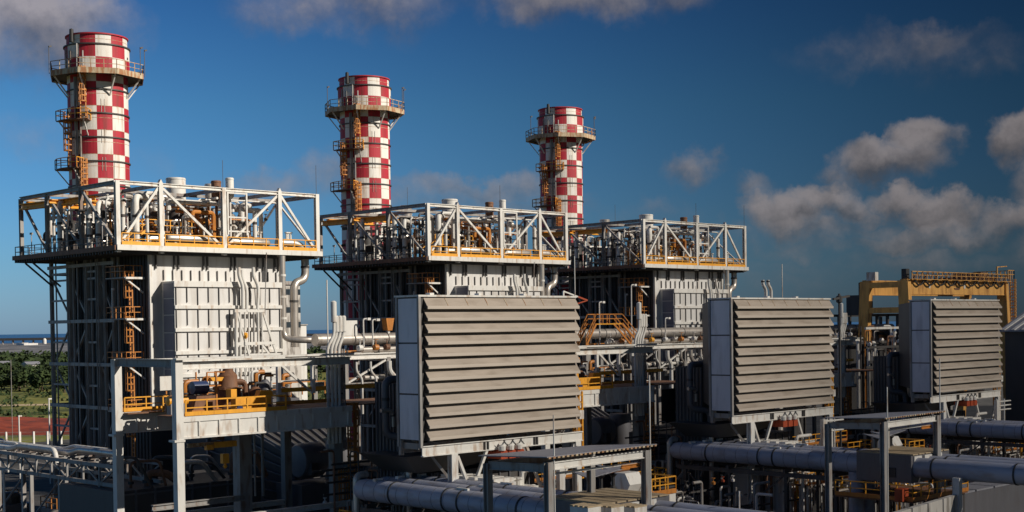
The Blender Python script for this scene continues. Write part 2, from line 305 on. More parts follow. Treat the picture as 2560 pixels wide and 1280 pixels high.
# ================================================================ CHIMNEY (one per unit)
SX, SY, SR = 12.05, 26.52, 3.3
def make_chimney():
    t = thing('chimney', 'red and white chequered chimney with ring platform behind the {U} boiler', 'chimney', (SX, SY, GZ), 'chequered chimneys of the three units', ALL)
    rows = [33.28-2.68*i for i in range(14)]+[GZ]
    def shell(r, z0, z1, name, extra=()):
        mb = MB(); zs = sorted(set([z for z in rows if z0 < z < z1]+[z0, z1]), reverse=True); sub = 5
        for j in range(len(zs)-1):
            zm = (zs[j]+zs[j+1])/2; row = sum(1 for z in rows if z > zm)-1
            for i in range(12*sub):
                a0 = rad(-120.2+i*30/sub); a1 = rad(-120.2+(i+1)*30/sub); sec = i//sub
                mb.poly([(SX+r*math.cos(a0), SY+r*math.sin(a0), zs[j+1]), (SX+r*math.cos(a1), SY+r*math.sin(a1), zs[j+1]), (SX+r*math.cos(a1), SY+r*math.sin(a1), zs[j]), (SX+r*math.cos(a0), SY+r*math.sin(a0), zs[j])], (row+sec) % 2)
        return mb
    m = shell(SR, GZ, 33.28, 'shell'); inner = MB().lathe((SX, SY, 0), [(3.2, 33.28), (3.2, 28), (0.01, 28)], 40)
    m.build('shell', ['cream', 'red'], t, smooth=False)
    for p in [inner]: p.build('lining', 'dark', t, smooth=True)
    w = shell(3.52, 28.9, 32.0, 'windscreen'); w.build('platform_screen', ['cream', 'red'], t)
    for z in (33.2, 32.02, 27.07, 24.41, 21.75, 19.09, 16.4, 13.7):
        rr = SR if z != 32.02 else 3.52
        MB().lathe((SX, SY, z), [(rr-.1, -.07), (rr+.14, -.07), (rr+.14, .07), (rr-.1, .07)], 48).build('flange_ring', 'steel' if z < 33 else 'red', t, smooth=True)
    sm = MB()
    for z in [32.6, 31.3, 30.4]+[27.9-1.34*i for i in range(14)]: sm.lathe((SX, SY, z), [(SR-.02, -.02), (SR+.015, -.02), (SR+.015, .02), (SR-.02, .02)], 40)
    sm.build('weld_seam', 'rust', t, smooth=True)
    MB().lathe((SX, SY, 33.28), [(SR-.12, -.3), (SR-.12, .02), (SR+.05, .02), (SR+.05, -.12)], 40).build('rim', 'brown', t, smooth=True)
    # octagonal ring platform
    A = [rad(-117.4+22.5+45*i) for i in range(8)]; ro = 5.35; oct_ = [Vector((SX+ro*math.cos(a), SY+ro*math.sin(a), 0)) for a in A]
    pf = MB()
    for i in range(8):
        a, b = A[i], A[(i+1) % 8]
        q = [(SX+ro*math.cos(a), SY+ro*math.sin(a)), (SX+ro*math.cos(b), SY+ro*math.sin(b)), (SX+SR*math.cos(b), SY+SR*math.sin(b)), (SX+SR*math.cos(a), SY+SR*math.sin(a))]
        pf.prism([(x, y, 28.75) for x, y in q], (0, 0, .14))
    pl = pf.build('platform', 'steel', t)
    oz = [Vector((p.x, p.y, 28.5)) for p in oct_]; toe(MB(), oz, .62, .08, closed=True).build('toe_board', 'rust', pl)
    rails(MB(), [Vector((p.x, p.y, 28.95)) for p in oct_], 1.15, 1.3, .035, closed=True).build('handrail', 'rust', pl)
    for a in A:
        MB().bar((SX+5.1*math.cos(a), SY+5.1*math.sin(a), 28.7), (SX+(SR+.02)*math.cos(a), SY+(SR+.02)*math.sin(a), 26.4), .13).build('bracket', 'white', t)
    d0 = -117.4
    def P(th, r, z): a = rad(d0+th); return Vector((SX+r*math.cos(a), SY+r*math.sin(a), z))
    # screen posts and small masts round the crown
    ms = MB()
    for th in (-62, -50, -35, -24): q = P(th, 3.75, 28.9); ms.bar(q, q+Vector((0,0,rng.uniform(2.2, 3.6))), .13)
    ms.build('crown_posts', 'grey', t)
    for th in (-78, 62, 78):
        ls = MB(); q = P(th, 5.25, 28.9); ls.bar(q, q+Vector((0,0,3.0)), .06); ls.bar(q+Vector((0,0,3.0)), q+Vector((.3,0,3.1)), .18)
        ls.build('beacon_mast', 'steel', t)
    MB().lathe(P(-50, 3.5, 32.9), [(.01, .9), (.22, .8), (.25, 0), (.25, -.6)], 10).build('warning_light', 'dark', t, smooth=True)
    # ladders, landings and the riser duct on the left front
    for th, z0, z1, mt in ((-26, 23.6, 28.6, 'orange'), (-58, 18.3, 23.7, 'orange'), (-26, 12.5, 18.4, 'orange')):
        o = P(th, 1, 0)-Vector((SX, SY, 0)); o.z = 0; q = P(th, SR+.35, 0)
        ladder(MB(), q.x, q.y, z0, z1+.9, o.normalized(), True, .62).build('caged_ladder', mt, t)
    for th0, th1, z in ((-72, -14, 23.5), (-88, -30, 18.2)):
        n = 4; pr = None; fl = MB(); edge = []
        for k in range(n+1):
            th = th0+(th1-th0)*k/n; edge.append(P(th, SR+1.45, z))
        for k in range(n):
            a = th0+(th1-th0)*k/n; b = th0+(th1-th0)*(k+1)/n
            fl.prism([P(a, SR, z), P(b, SR, z), P(b, SR+1.45, z), P(a, SR+1.45, z)], (0, 0, .12))
        l = fl.build('landing', 'brown', t)
        rails(MB(), [P(th0, SR, z+.1)]+[e+Vector((0,0,.1)) for e in edge]+[P(th1, SR, z+.1)], 1.1, 1.0, .04).build('handrail', 'yellow', l)
        bm = MB()
        for th in (th0+6, th1-6): bm.bar(P(th, SR+1.3, z), P(th, SR, z-1.6), .12)
        bm.build('brace', 'white', l)
    rd = MB()
    for th, r in ((-44, .13), (-40, .09), (-33, .1)): rd.tube([P(th, SR+.2, 10), P(th, SR+.2, 28.4)], r, 6)
    rd.build('riser_pipe', 'grey', t, smooth=True)
    # steps welded to the shell on the lit side: thin drain lines
    dl = MB()
    for z in (26.0, 22.6, 19.5, 16):
        for th in (6, 12): dl.bar(P(th, SR+.04, z), P(th, SR+.04, z-1.5), .03)
    dl.build('drain_line', 'lag', t)
make_chimney()

# ================================================================ BOILER CASING
BX0, BX1, BY0, BY1, BZ1 = 4.0, 19.75, 1.7, 16.8, 7.85
def make_boiler():
    t = thing('heat_recovery_boiler', 'tall {U} boiler with pale ribbed front casing and dark framed left side', 'boiler', (BX0, BY0, GZ), 'heat recovery boilers', ALL)
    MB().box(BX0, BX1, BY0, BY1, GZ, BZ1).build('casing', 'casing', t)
    # front skin, proud of the casing, with stiffeners
    MB().box(BX0-.02, BX1+.02, BY0-.06, BY0-.003, -9, BZ1-.02).build('front_skin', 'panel', t)
    rb = MB()
    for x in (4.75, 6.75, 7.2, 10.0, 10.45, 13.2, 13.65, 16.3, 17.0, 18.4, 18.9): rb.box(x-.06, x+.06, BY0-.30, BY0-.06, 6.1, BZ1-.02)
    x = 5.6
    while x < 19.3: rb.box(x-.04, x+.04, BY0-.20, BY0-.06, 5.0, 6.0); x += 1.0
    rb.build('stiffener', 'casing', t)
    MB().box(BX0+.0, BX0+.25, BY0-.3, BY0-.06, -9, BZ1-.02).build('corner_trim', 'white', t); MB().box(BX1-.6, BX1-.35, BY0-.3, BY0-.06, -9, BZ1-.02).build('corner_trim', 'white', t)
    # projecting inlet box
    x0, x1, y0, z0, z1 = 5.37, 17.5, -.75, -5.6, 4.85
    bx = MB().box(x0, x1, y0, BY0-.08, z0, z1).build('inlet_box', 'panel', t)
    sh = MB()                       # left side plate panels, set proud, this side's shade painted into the colour
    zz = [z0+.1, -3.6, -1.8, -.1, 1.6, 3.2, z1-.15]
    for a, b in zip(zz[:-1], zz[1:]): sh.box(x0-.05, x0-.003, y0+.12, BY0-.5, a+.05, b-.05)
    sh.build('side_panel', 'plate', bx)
    led = MB().box(x0-.1, x1+.1, y0-.2, y0-.003, 4.3, 4.85)
    for z in (2.35, 0.15, -2.05, -4.25): led.box(x0-.05, x1+.05, y0-.22, y0-.003, z-.16, z+.16)
    led.build('ledge', 'white', bx)
    rib = MB(); n = 10
    for i in range(n+1):
        xx = x0+.15+(x1-x0-.3)*i/n
        for za, zb in ((2.55, 4.28), (.35, 2.1), (-1.85, -.1), (-4.05, -2.3), (-5.5, -4.45)):
            rib.box(xx-.03, xx+.03, y0-.12, y0-.003, za+(.25 if i % 2 else 0), zb)
    rib.build('rib', 'casing', bx)
    # open steelwork down the left side: columns, rungs, diagonals
    cx = 3.3
    def Y(px, z=5.): 
        p = at(px, 830-z*25, 'x', cx); return p.y
    cols = [(129, .34), (140, .12), (174, .42), (184, .2), (194, .14), (217, .42), (229, .2), (247, .5), (262, .3), (284, .34)]
    cols += [(296, .2)]
    for px, w in cols: MB().hbeam((cx, Y(px), GZ), (cx, Y(px), BZ1-.35), w, w, .06).build('column', 'column', t)
    bm = MB(); ya, yb, yc, yd, ye, yf = Y(129), Y(174), Y(217), Y(247), Y(262), Y(284)
    for z in (6.2, 5.5, 3.4, -.95, -5.35, -9.7, -14): MB().bar((cx, ya, z), (cx, yb, z), .16, .2).build('rung', 'column', t); MB().bar((cx, yc, z), (cx, yd, z), .16, .2).build('rung', 'column', t)
    for z in (6.9, 1.2, -3.2, -7.55, -12): MB().bar((cx-.05, ya+.6, z), (cx-.05, yf-.3, z), .25, .34).build('girder', 'column', t)
    dg = MB()
    for z0_, z1_ in ((1.2, 5.5), (-7.55, -3.2)):
        dg.bar((cx+.2, ya, z1_), (cx+.2, yb, z0_), .16).bar((cx+.2, yb, z1_), (cx+.2, yc, z0_), .2).bar((cx+.2, yd, z1_), (cx+.2, yf, z0_), .2)
    for z0_, z1_ in ((-3.2, 1.2), (-12, -7.55)):
        dg.bar((cx+.2, ya, z0_), (cx+.2, yb, z1_), .16).bar((cx+.2, yb, z0_), (cx+.2, yc, z1_), .2).bar((cx+.2, yd, z0_), (cx+.2, yf, z1_), .2)
    dg.build('diagonal', 'column', t)
    bk = MB()                       # rear frame seen past the end of the casing
    for yy in (BY1+.6, 20.3): 
        for xx in (5.0, 11, 17): bk.bar((xx, yy, GZ), (xx, yy, BZ1), .34)
    for z in (6.2, 1.2, -3.2, -7.5, -12): bk.bar((3.3, 20.3, z), (19, 20.3, z), .25); bk.bar((5, BY1, z), (5, 20.3, z), .2)
    bk.build('rear_frame', 'grey', t)
    # ribs and cladding between columns, near black to paint in the left side's shade
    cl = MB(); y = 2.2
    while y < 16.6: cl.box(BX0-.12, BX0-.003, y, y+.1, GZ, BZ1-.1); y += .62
    cl.build('cladding_rib', 'dark', t); MB().box(BX0-.028, BX0-.004, BY0+.02, BY1-.02, GZ, BZ1-.12).build('side_shade_cladding', 'dark', t)
    # side landings with handrails and ladders near the front corner
    for z in (5.3, 1.35, -3.0, -7.6):
        f = MB().box(1.9, BX0-.13, 2.4, 6.2, z-.12, z).build('side_landing', 'column', t)
        rails(MB(), [(BX0-.2, 6.15, z), (1.95, 6.15, z), (1.95, 2.45, z), (BX0-.2, 2.45, z)], 1.1, 1.0, .035).build('handrail', 'orange', f)
        MB().bar((2.0, 2.5, z-.12), (BX0-.1, 2.5, z-1.5), .14).bar((1.9, 2.2, z-.1), (BX0-.1, 2.2, z-.1), .12, .2).build('bracket', 'white', f)
    lb = MB()
    for z0_, z1_ in ((1.35, 5.9), (-3, 1.9), (-7.6, -2.5), (-12, -7)): ladder(lb, 2.9, 3.1, z0_, z1_, (-1, 0, 0), True, .55)
    lb.build('caged_ladder', 'orange', t)
    MB().bar((1.9, 4.9, 1.4), (1.9, 4.9, 4.1), .1).lathe((1.9, 4.7, 4.2), [(.01, .12), (.17, .1), (.17, -.1), (.01, -.12)], 10).build('lamp_post', 'white', t)
    # diffuser duct running down to the turbine
    df = MB()
    a = [(5.6, y0+.1, -5.5), (17.3, y0+.1, -5.5), (17.3, y0+.1, -18.5), (5.6, y0+.1, -18.5)]
    b = [(8.2, -15.5, -11.2), (14.8, -15.5, -11.2), (14.8, -15.5, -17), (9.2, -15.5, -17)]
    df.quadbox([a[3], a[2], b[2], b[3], a[0], a[1], b[1], b[0]])
    dd = df.build('diffuser_duct', 'casing', t)
    rs = MB()
    for i in range(9):
        f = i/8; A = Vector(a[0]).lerp(Vector(a[1]), f); B = Vector(b[0]).lerp(Vector(b[1]), f); rs.bar(A+Vector((0,0,.12)), B+Vector((0,0,.12)), .12, .24)
        A = Vector(a[0]).lerp(Vector(a[3]), f); B = Vector(b[0]).lerp(Vector(b[3]), f); rs.bar(A+Vector((-.1,0,0)), B+Vector((-.1,0,0)), .2, .1)
    for f in (.28, .62):
        L0 = Vector(a[0]).lerp(Vector(b[0]), f); L1 = Vector(a[1]).lerp(Vector(b[1]), f); rs.bar(L0+Vector((0,0,.2)), L1+Vector((0,0,.2)), .4, .35)
        L3 = Vector(a[3]).lerp(Vector(b[3]), f); rs.bar(L0-Vector((.15,0,0)), L3-Vector((.15,0,0)), .3)
    rs.build('stiffener', 'machine', dd)
make_boiler()

# ================================================================ ROOF FRAME above the boiler
RX, RY, RZ0, RZ1 = 22.75, 20.4, 7.95, 14.0
PX = [0, 4.5, 11.45, 18.05, 22.75]; PYs = [0, 7.1, 14.4, 20.4]
def make_roof_frame():
    t = thing('roof_steel_frame', 'white braced steel frame with yellow kickboards crowning the {U} boiler', 'steel frame', (0, 0, RZ0), 'roof frames on the boilers', ALL)
    MB().box(-.3, RX+.3, -.35, RY+1.2, RZ0-.3, RZ0-.02).build('deck', 'steel', t)
    jo = MB(); y = .3
    while y < RY+1: jo.box(-.38, RX+.25, y, y+.12, RZ0-.55, RZ0-.31); y += .55
    jo.build('deck_joist', 'steel', t)
    MB().bar((-.3, -.42, RZ0-.02), (RX+.35, -.42, RZ0-.02), .12, .5).build('edge_beam', 'white', t)
    MB().bar((-.42, -.3, RZ0-.05), (-.42, RY+1.3, RZ0-.05), .1, .45).build('edge_beam', 'brown', t)
    for i, x in enumerate(PX):
        p = MB().hbeam((x, 0, RZ0-.45), (x, 0, RZ1+.18), .42, .42, .09)
        if i in (1, 3): p.prism([(x-.2, -.2, RZ1+.18), (x+.2, -.2, RZ1+.18), (x, -.2, RZ1+.55)], (0, .4, 0))
        p.build('post', 'white', t)
    for y in PYs[1:]: MB().hbeam((0, y, RZ0-.2), (0, y, RZ1), .36, .36, .08).build('post', 'grey', t); MB().hbeam((RX, y, RZ0-.2), (RX, y, RZ1), .36, .36, .08).build('post', 'grey', t)
    MB().hbeam((11.4, RY, RZ0), (11.4, RY, RZ1), .36, .36, .08).build('post', 'grey', t)
    for a, b in zip(PX[:-1], PX[1:]): MB().hbeam((a+.2, 0, RZ1), (b-.2, 0, RZ1), .34, .36, .08).build('top_beam', 'white', t)
    MB().hbeam((0, .2, RZ1), (0, RY, RZ1), .34, .4, .08).build('top_beam', 'grey', t)
    MB().hbeam((RX, .2, RZ1), (RX, RY, RZ1), .34, .4, .08).build('top_beam', 'grey', t)
    MB().hbeam((0, RY, RZ1), (RX, RY, RZ1), .34, .4, .08).build('top_beam', 'grey', t)
    cb = MB()
    for x in PX[1:-1]: cb.bar((x, .2, RZ1), (x, RY, RZ1), .26, .34)
    for y in (7.1, 14.4): cb.bar((.2, y, RZ1-.02), (RX, y, RZ1-.02), .24, .3)
    cb.build('roof_tie', 'grey', t)
    zb, zt = RZ0+.35, RZ1-.25
    for (xa, za, xb, zb_) in ((.2, zb, 4.3, zt), (4.7, zt, 11.25, zb), (11.65, zb, 17.85, zt), (18.25, zt, 22.5, zb)):
        MB().bar((xa, .02, za), (xb, .02, zb_), .2, .24).build('diagonal_brace', 'white', t)
    for (ya, za, yb, zb_) in ((.3, zb, 6.9, zt), (14.2, zt, 7.3, zb), (14.6, zb, 20.2, zt)):
        MB().bar((.02, ya, za), (.02, yb, zb_), .2, .24).build('diagonal_brace', 'grey', t)
    MB().bar((22.5, RY, zb), (18.2, RY, zt), .18).bar((RX, 14.6, zb), (RX, 20.2, zt), .18).bar((RX, .4, zb), (RX, 7, zt), .18).bar((RX, 14.2, zb), (RX, 7.3, zt), .18).build('rear_brace', 'white', t)
    for a, b in zip(PX[:-1], PX[1:]):
        toe(MB(), [(a+.25, -.3, RZ0+.22), (b-.25, -.3, RZ0+.22)], .36, .06).build('kickboard', 'yellow', t)
        rails(MB(), [(a+.3, -.22, RZ0+.2), (b-.3, -.22, RZ0+.2)], 1.15, 1.5, .04).build('handrail', 'yellow', t)
    rails(MB(), [(-.25, .3, RZ0), (-.25, RY+1, RZ0), (RX, RY+1, RZ0)], 1.1, 1.5, .035).build('handrail', 'steel', t)
    # overhead hoist beams, left rear
    MB().hbeam((-.4, 13.2, 13.2), (5.5, 13.2, 13.2), .5, .4, .08).hbeam((-.1, 18.9, 13.3), (5.8, 17.2, 13.3), .7, .6, .08).build('hoist_beam', 'yellow', t)
    MB().hbeam((-.2, 19.6, 13.1), (1.9, 7.9, 13.2), .9, .6, .1).build('hoist_beam', 'yellow', t)
    # inner mezzanine with its own rails and a stair
    mz = MB().box(3.6, 12, 2.9, 6.4, 9.75, 9.85).box(13, 19, 5, 8, 9.75, 9.85).build('mezzanine', 'orange', t)
    rails(MB(), [(3.6, 2.9, 9.85), (12, 2.9, 9.85), (12, 6.4, 9.85)], 1.1, 1.2, .04).build('handrail', 'yellow', mz)
    rails(MB(), [(13, 5, 9.85), (19, 5, 9.85)], 1.1, 1.2, .04).build('handrail', 'orange', mz)
    st = MB()
    for s_ in (2.3, 3.0): st.bar((1.5, s_, RZ0), (4.2, s_, 9.8), .08, .22); rails(st, [(1.5, s_, RZ0+.1), (4.2, s_, 9.9)], 1.05, 1.0, .035)
    for k in range(9): st.bar((1.5+.3*k, 2.3, RZ0+.21*k), (1.5+.3*k, 3.0, RZ0+.21*k), .22, .04)
    st.build('stair', 'yellow', mz)
    # small ladder frame beside the third post
    lf = MB()
    for x in (11.9, 14.1): lf.bar((x, -.05, RZ0+1.6), (x, -.05, RZ1-.1), .16)
    for z in (9.9, 11.3, 13.7): lf.bar((11.9, -.05, z), (14.1, -.05, z), .14)
    lf.build('pipe_support', 'white', t)
    for y in (2.0, 9, 17): MB().bar((-.5, y, RZ0), (-.5, y, RZ0+2.2), .07).box(-.62, -.38, y-.15, y+.15, RZ0+2.15, RZ0+2.35).build('lamp_post', 'grey', t)
    MB().bar((11.45, 0, RZ1), (11.45, 0, RZ1+2.9), .035).bar((4.6, 9, RZ1), (4.6, 9, RZ1+3), .03).bar((22.75, 0, RZ1), (22.75, 0, RZ1+3.2), .035).build('lightning_rod', 'steel', t)
    # corner bracket under the rear overhang
    MB().bar((.3, 20.3, RZ0-.6), (3.3, 20.3, 4.9), .16).bar((.3, 18.6, RZ0-.6), (3.3, 18.6, 4.9), .16).build('knee_brace', 'steel', t)
make_roof_frame()
G = 'steam drums on the boiler roofs'
def drum(y, x0, x1, z, r, lab, down=False):
    t = thing('steam_drum', lab, 'drum', ((x0+x1)/2, y, RZ0), G, ALL)
    m = MB()
    if down: m.tube([(x0, y, z), (x1-.2, y, z), (x1+1.0, y, z-1.2)], r, 16, 1.2)
    else: m.lathe((0, y, z), [(.01, x0-.0), (r*.7, x0+.08), (r, x0+.35), (r, x1-.35), (r*.7, x1-.08), (.01, x1)], 18, axis='x')
    m.build('shell', 'lag', t, smooth=True)
    for x in (x0+.9, x1-.9): MB().box(x-.12, x+.12, y-r*.7, y+r*.7, RZ0, z-r*.6).build('saddle', 'white', t)
    q = MB()
    for x in (x0+1.2, (x0+x1)/2, x1-1.1): q.tube([(x, y, z+r*.8), (x, y, z+r+.7)], .1, 8); q.lathe((x, y, z+r+.6), [(.2, 0), (.2, .12)], 10)
    q.build('nozzle', 'white', t)
drum(1.0, 5.6, 10.9, 9.05, .42, 'lagged drum in the second bay of the {U} roof frame, behind yellow rails')
drum(1.0, 12.3, 17.5, 8.95, .40, 'lagged drum in the third bay of the {U} roof frame, under a white diagonal')
drum(1.0, 18.4, 21.2, 9.0, .44, 'lagged drum bending down at the right end of the {U} roof frame', True)
# tall white steam pipes that stand along the frame
TALL = [((.55, 12.75), .30, 13.2, 1, 'beside the rear yellow hoist beam'), ((.5, 14.0), .16, 12.9, 0, 'next to the rear left post'),
        ((.55, 6.6), .27, 13.0, 0, 'by the middle left post'), ((.6, 4.9), .24, 12.6, 1, 'with a round bent top near the left front'),
        ((1.1, 1.0), .22, 12.3, 0, 'just behind the near corner post'), ((2.4, .9), .32, 13.0, 1, 'crossed by the first front diagonal'),
        ((3.7, 1.1), .20, 12.2, 0, 'just left of the second front post'), ((15.0, 2.2), .28, 12.9, 1, 'bent over in the third front bay'),
        ((16.4, 2.0), .22, 12.2, 0, 'left of the fourth front post'), ((19.6, 2.4), .24, 12.6, 0, 'in the open bay at the right end')]
for (x, y), r, zt, bentt, ph in TALL:
    m = MB(); pts = [(x, y, RZ0), (x, y, zt)]+([(x+2.0, y+1.6, zt)] if bentt else []); m.tube(pts, r, 12, .8)
    t = thing('steam_pipe', 'white steam pipe '+ph+', {U} roof frame', 'pipe', (x, y, RZ0), 'upright steam pipes in the roof frames', ALL)
    m.build('pipe_run', 'white', t, smooth=True)
    c = MB()
    for z in (9.4, 11.0): c.lathe((x, y, z), [(r+.03, -.13), (r+.03, .13)], 12)
    c.build('clamp', 'steel', t)
def make_roof_pipework(idx, y0, y1, nv, nh, mv, lab):
    rg = random.Random(40+idx); t = thing('roof_pipework', lab, 'pipework', (11, (y0+y1)/2, RZ0), 'tangled pipework inside the roof frames', ALL)
    for i in range(nv):
        x = rg.uniform(.9, 20.5) if y0 > 3 else rg.uniform(1, 17.5); y = rg.uniform(y0, y1); r = rg.choice((.09, .12, .16, .22)); z1 = rg.uniform(10.5, 13.6)
        pts = [(x, y, RZ0), (x, y, z1)]
        if rg.random() < .6: pts.append((x+rg.choice((-1, 1))*rg.uniform(.7, 2.5), y+rg.choice((0, .8)), z1))
        if rg.random() < .4 and len(pts) == 3: pts.append((pts[2][0], pts[2][1], z1-rg.uniform(.8, 2.5)))
        MB().tube(pts, r, 8, .35).build('pipe', rg.choice(mv), t, smooth=True)
    for i in range(nh):
        z = rg.choice((9.0, 10.4, 11.2, 12.1, 12.8, 13.3))+rg.uniform(-.15, .15); y = rg.uniform(y0, y1); xa = rg.uniform(.8, 14); xb = min(20.8, xa+rg.uniform(2, 8)); r = rg.choice((.08, .12, .17, .24))
        if rg.random() < .4: pts = [(xa, y, z), (xa, y+rg.uniform(1, 3), z)]
        else: pts = [(xa, y, z-.9), (xa, y, z), (xb, y, z), (xb, y, z-rg.uniform(.5, 1.6))]
        MB().tube(pts, r, 8, .35).build('pipe', rg.choice(mv), t, smooth=True)
    for i in range(26):
        x = rg.uniform(1, 20); y = rg.uniform(y0, y1); z = rg.uniform(8.8, 13); r = rg.uniform(.12, .3); m = MB()
        m.lathe((x, y, z), [(.01, -r), (r, -r*.6), (r, r*.6), (.01, r)], 8, axis=rg.choice('xyz')); m.tube([(x, y, z), (x, y, z+r*2.4)], .05, 6).lathe((x, y, z+r*2.4), [(r*.9, 0), (r*.9, .07)], 8)
        m.build('valve', rg.choice(('white', 'steel', 'brown', 'lag', 'orange' if i % 4 == 0 else 'white')), t)
make_roof_pipework(0, 1.8, 4.6, 30, 22, ('white', 'white', 'white', 'lag', 'steel', 'orange'), 'dense white pipes and valves filling the front of the {U} roof frame')
make_roof_pipework(1, 5.2, 10, 34, 26, ('white', 'white', 'lag', 'steel', 'dark', 'steel'), 'pipes and valves crowding the middle of the {U} roof frame')
make_roof_pipework(2, 10.5, 18, 34, 26, ('white', 'white', 'steel', 'dark', 'steel'), 'pipes and valves at the back of the {U} roof frame under the hoist beams')
# dark upright vessels inside the frame
for i, (x, y, r, z) in enumerate(((6.2, 4.6, .55, 12.7), (9.3, 5.4, .75, 12.6), (12.6, 6.5, .6, 13.0), (3.4, 8.2, .8, 12.2), (3.0, 15.2, 1.0, 11.6), (15.6, 8.5, .7, 12.4))):
    ph = ('left of the second mast post', 'behind the second front diagonal', 'behind the third front post', 'behind the left side brace', 'under the yellow hoist beams', 'in the shaded middle right')[i]
    t = thing('blowdown_vessel', 'dark upright vessel '+ph+' in the {U} roof frame', 'vessel', (x, y, RZ0), 'dark vessels in the roof frames', ALL)
    MB().lathe((x, y, 0), [(.01, RZ0), (r, RZ0), (r, z-.5), (r*.6, z-.1), (.01, z)], 16).build('shell', 'steel', t, smooth=True)
    MB().lathe((x, y, z-1.4), [(r+.08, -.08), (r+.08, .08)], 16).tube([(x, y, z-.1), (x, y, z+.5), (x+1.4, y, z+.5)], .14, 8).build('outlet', 'grey', t)
# silencers
SIL = [(11.6, 9.2, 1.0, 15.95, 12.6, 'white', 'broad white silencer drum on top of the {U} roof frame'), (12.95, 1.15, .41, 15.35, 13.2, 'white', 'slim white vent stack nearest the front of the {U} roof frame'),
       (12.6, 3.1, .5, 15.2, 12.8, 'brown', 'rust brown vent silencer on the {U} roof frame'), (13.1, 5.2, .45, 15.1, 12.8, 'lag', 'short grey vent silencer behind the rusty one on the {U} roof'),
       (13.6, 10.8, .62, 15.55, 12.6, 'white', 'medium white silencer just right of the broad one on the {U} roof'), (10.0, 15.8, .75, 15.6, 12.6, 'lag', 'squat capped vent at the rear left of the {U} roof frame')]
for i, (x, y, r, z1, z0, mt, lab) in enumerate(SIL):
    t = thing('vent_silencer', lab, 'silencer', (x, y, z0), 'vent silencers on the boiler roofs', ALL if i in (0, 1, 2) else ((0,) if i == 3 else (1, 2)))
    MB().lathe((x, y, 0), [(r*.3, RZ0+1), (r*.3, z0), (r, z0+.25), (r, z1-.05), (r-.05, z1), (r-.09, z1), (r-.09, z1-.6), (.01, z1-.6)], 28).build('barrel', mt, t, smooth=True)
    MB().lathe((x, y, z1-.16), [(r+.03, -.05), (r+.03, .05)], 28).lathe((x, y, z0+.5), [(r+.03, -.05), (r+.03, .05)], 28).build('band', mt, t, smooth=True)
# ================================================================ PIPES ON AND BESIDE THE BOILER
def pipething(name, lab, cat, pts, r, mt, group=None, ks=ALL, bend=None, n=16, collars=(), cmat='steel', base=None):
    t = thing(name, lab, cat, base or pts[0], group, ks)
    MB().tube(pts, r, n, bend).build('pipe_run', mt, t, smooth=True)
    for c, ax in collars: MB().lathe(c, [(r*.98, -.11), (r*1.12, -.11), (r*1.12, .11), (r*.98, .11)], n, axis=ax).build('collar', cmat, t)
    return t
pipething('downcomer_pipe', 'lagged double-elbow downpipe hanging off the right end of the {U} boiler roof frame', 'pipe',
          [(22.3, 1.6, 7.6), (22.3, 1.6, 5.3), (20.6, 1.3, 4.9), (20.6, 1.3, -1.8)], .42, 'lag', 'double-elbow downpipes', ALL, .8, collars=[((20.6, 1.3, 3.0), 'z'), ((22.3, 1.6, 6.6), 'z')])
pipething('edge_downpipe', 'pale downpipe hugging the right edge of the {U} boiler front then turning right', 'pipe',
          [(18.15, -.2, 7.6), (18.15, -.2, -.9), (19.6, -1.6, -1.05), (24.5, -2.4, -1.05)], .34, 'lag', 'edge downpipes', ALL, .9, collars=[((18.15, -.2, 5.6), 'z'), ((18.15, -.2, 3.4), 'z'), ((18.15, -.2, 1.2), 'z')], cmat='white')
MB_H = thing('header_pipe', 'thick brown-grey header pipe running right from the {U} boiler towards the next unit', 'pipe', (19, -4.2, -1.0), 'long header pipes', ALL)
MB().tube([(19.2, -4.2, -1.05), (58.0, -3.3, -1.05)], .62, 18).build('pipe_run', 'lag', MB_H, smooth=True)
for x in (22, 25, 28.5, 32, 36, 41, 46, 51, 56):
    MB().lathe((x, -4.2+(x-19.2)*.0232, -1.05), [(.64, -.06), (.67, 0), (.64, .06)], 18, axis='x').box(x-.15, x+.15, -4.7, -3.2, -2.3, -1.6).build('pipe_shoe', 'steel', MB_H)
# facade pipe stand with three bent vents
def facade_stand():
    t = thing('vent_pipe_stand', 'white strutted stand carrying bent vent pipes before the {U} boiler front', 'pipe stand', (14.5, -2.2, -6), 'vent pipe stands on the boiler fronts', ALL)
    y = -1.6
    def q(u, v): return at(u, v, 'y', y)
    for pts in ([(597, 668), (597, 690), (607, 715), (607, 772)], [(605, 675), (605, 695), (617, 722), (617, 778)], [(633, 668), (633, 690), (646, 715), (644, 775)]):
        MB().tube([q(*p) for p in pts], .17, 10, .5).build('bent_vent', 'white', t, smooth=True)
    pl = MB()
    for a, b in (((586, 777), (660, 777)), ((588, 860), (690, 857)), ((620, 888), (700, 886))): pl.bar(q(*a), q(*b), .25, .3)
    pl.build('cross_beam', 'white', t)
    for a, b in (((592, 778), (622, 886)), ((657, 778), (690, 882)), ((655, 862), (672, 884))): MB().bar(q(*a), q(*b), .16, .2).build('strut', 'white', t)
    for u in (590, 600, 612, 622, 634, 645, 655):
        MB().tube([q(u, 780), q(u+2, 985)], rng.choice((.09, .13, .17)), 8).build('riser', rng.choice(('white', 'grey', 'white')), t, smooth=True)
    MB().lathe(q(613, 838), [(.01, .3), (.25, .2), (.25, -.2), (.01, -.5)], 8).build('warning_lamp', 'yellow', t)
    MB().tube([q(659, 632)+Vector((0, -.5, 0)), q(662, 800)], .05, 6).build('conduit', 'grey', t)
facade_stand()
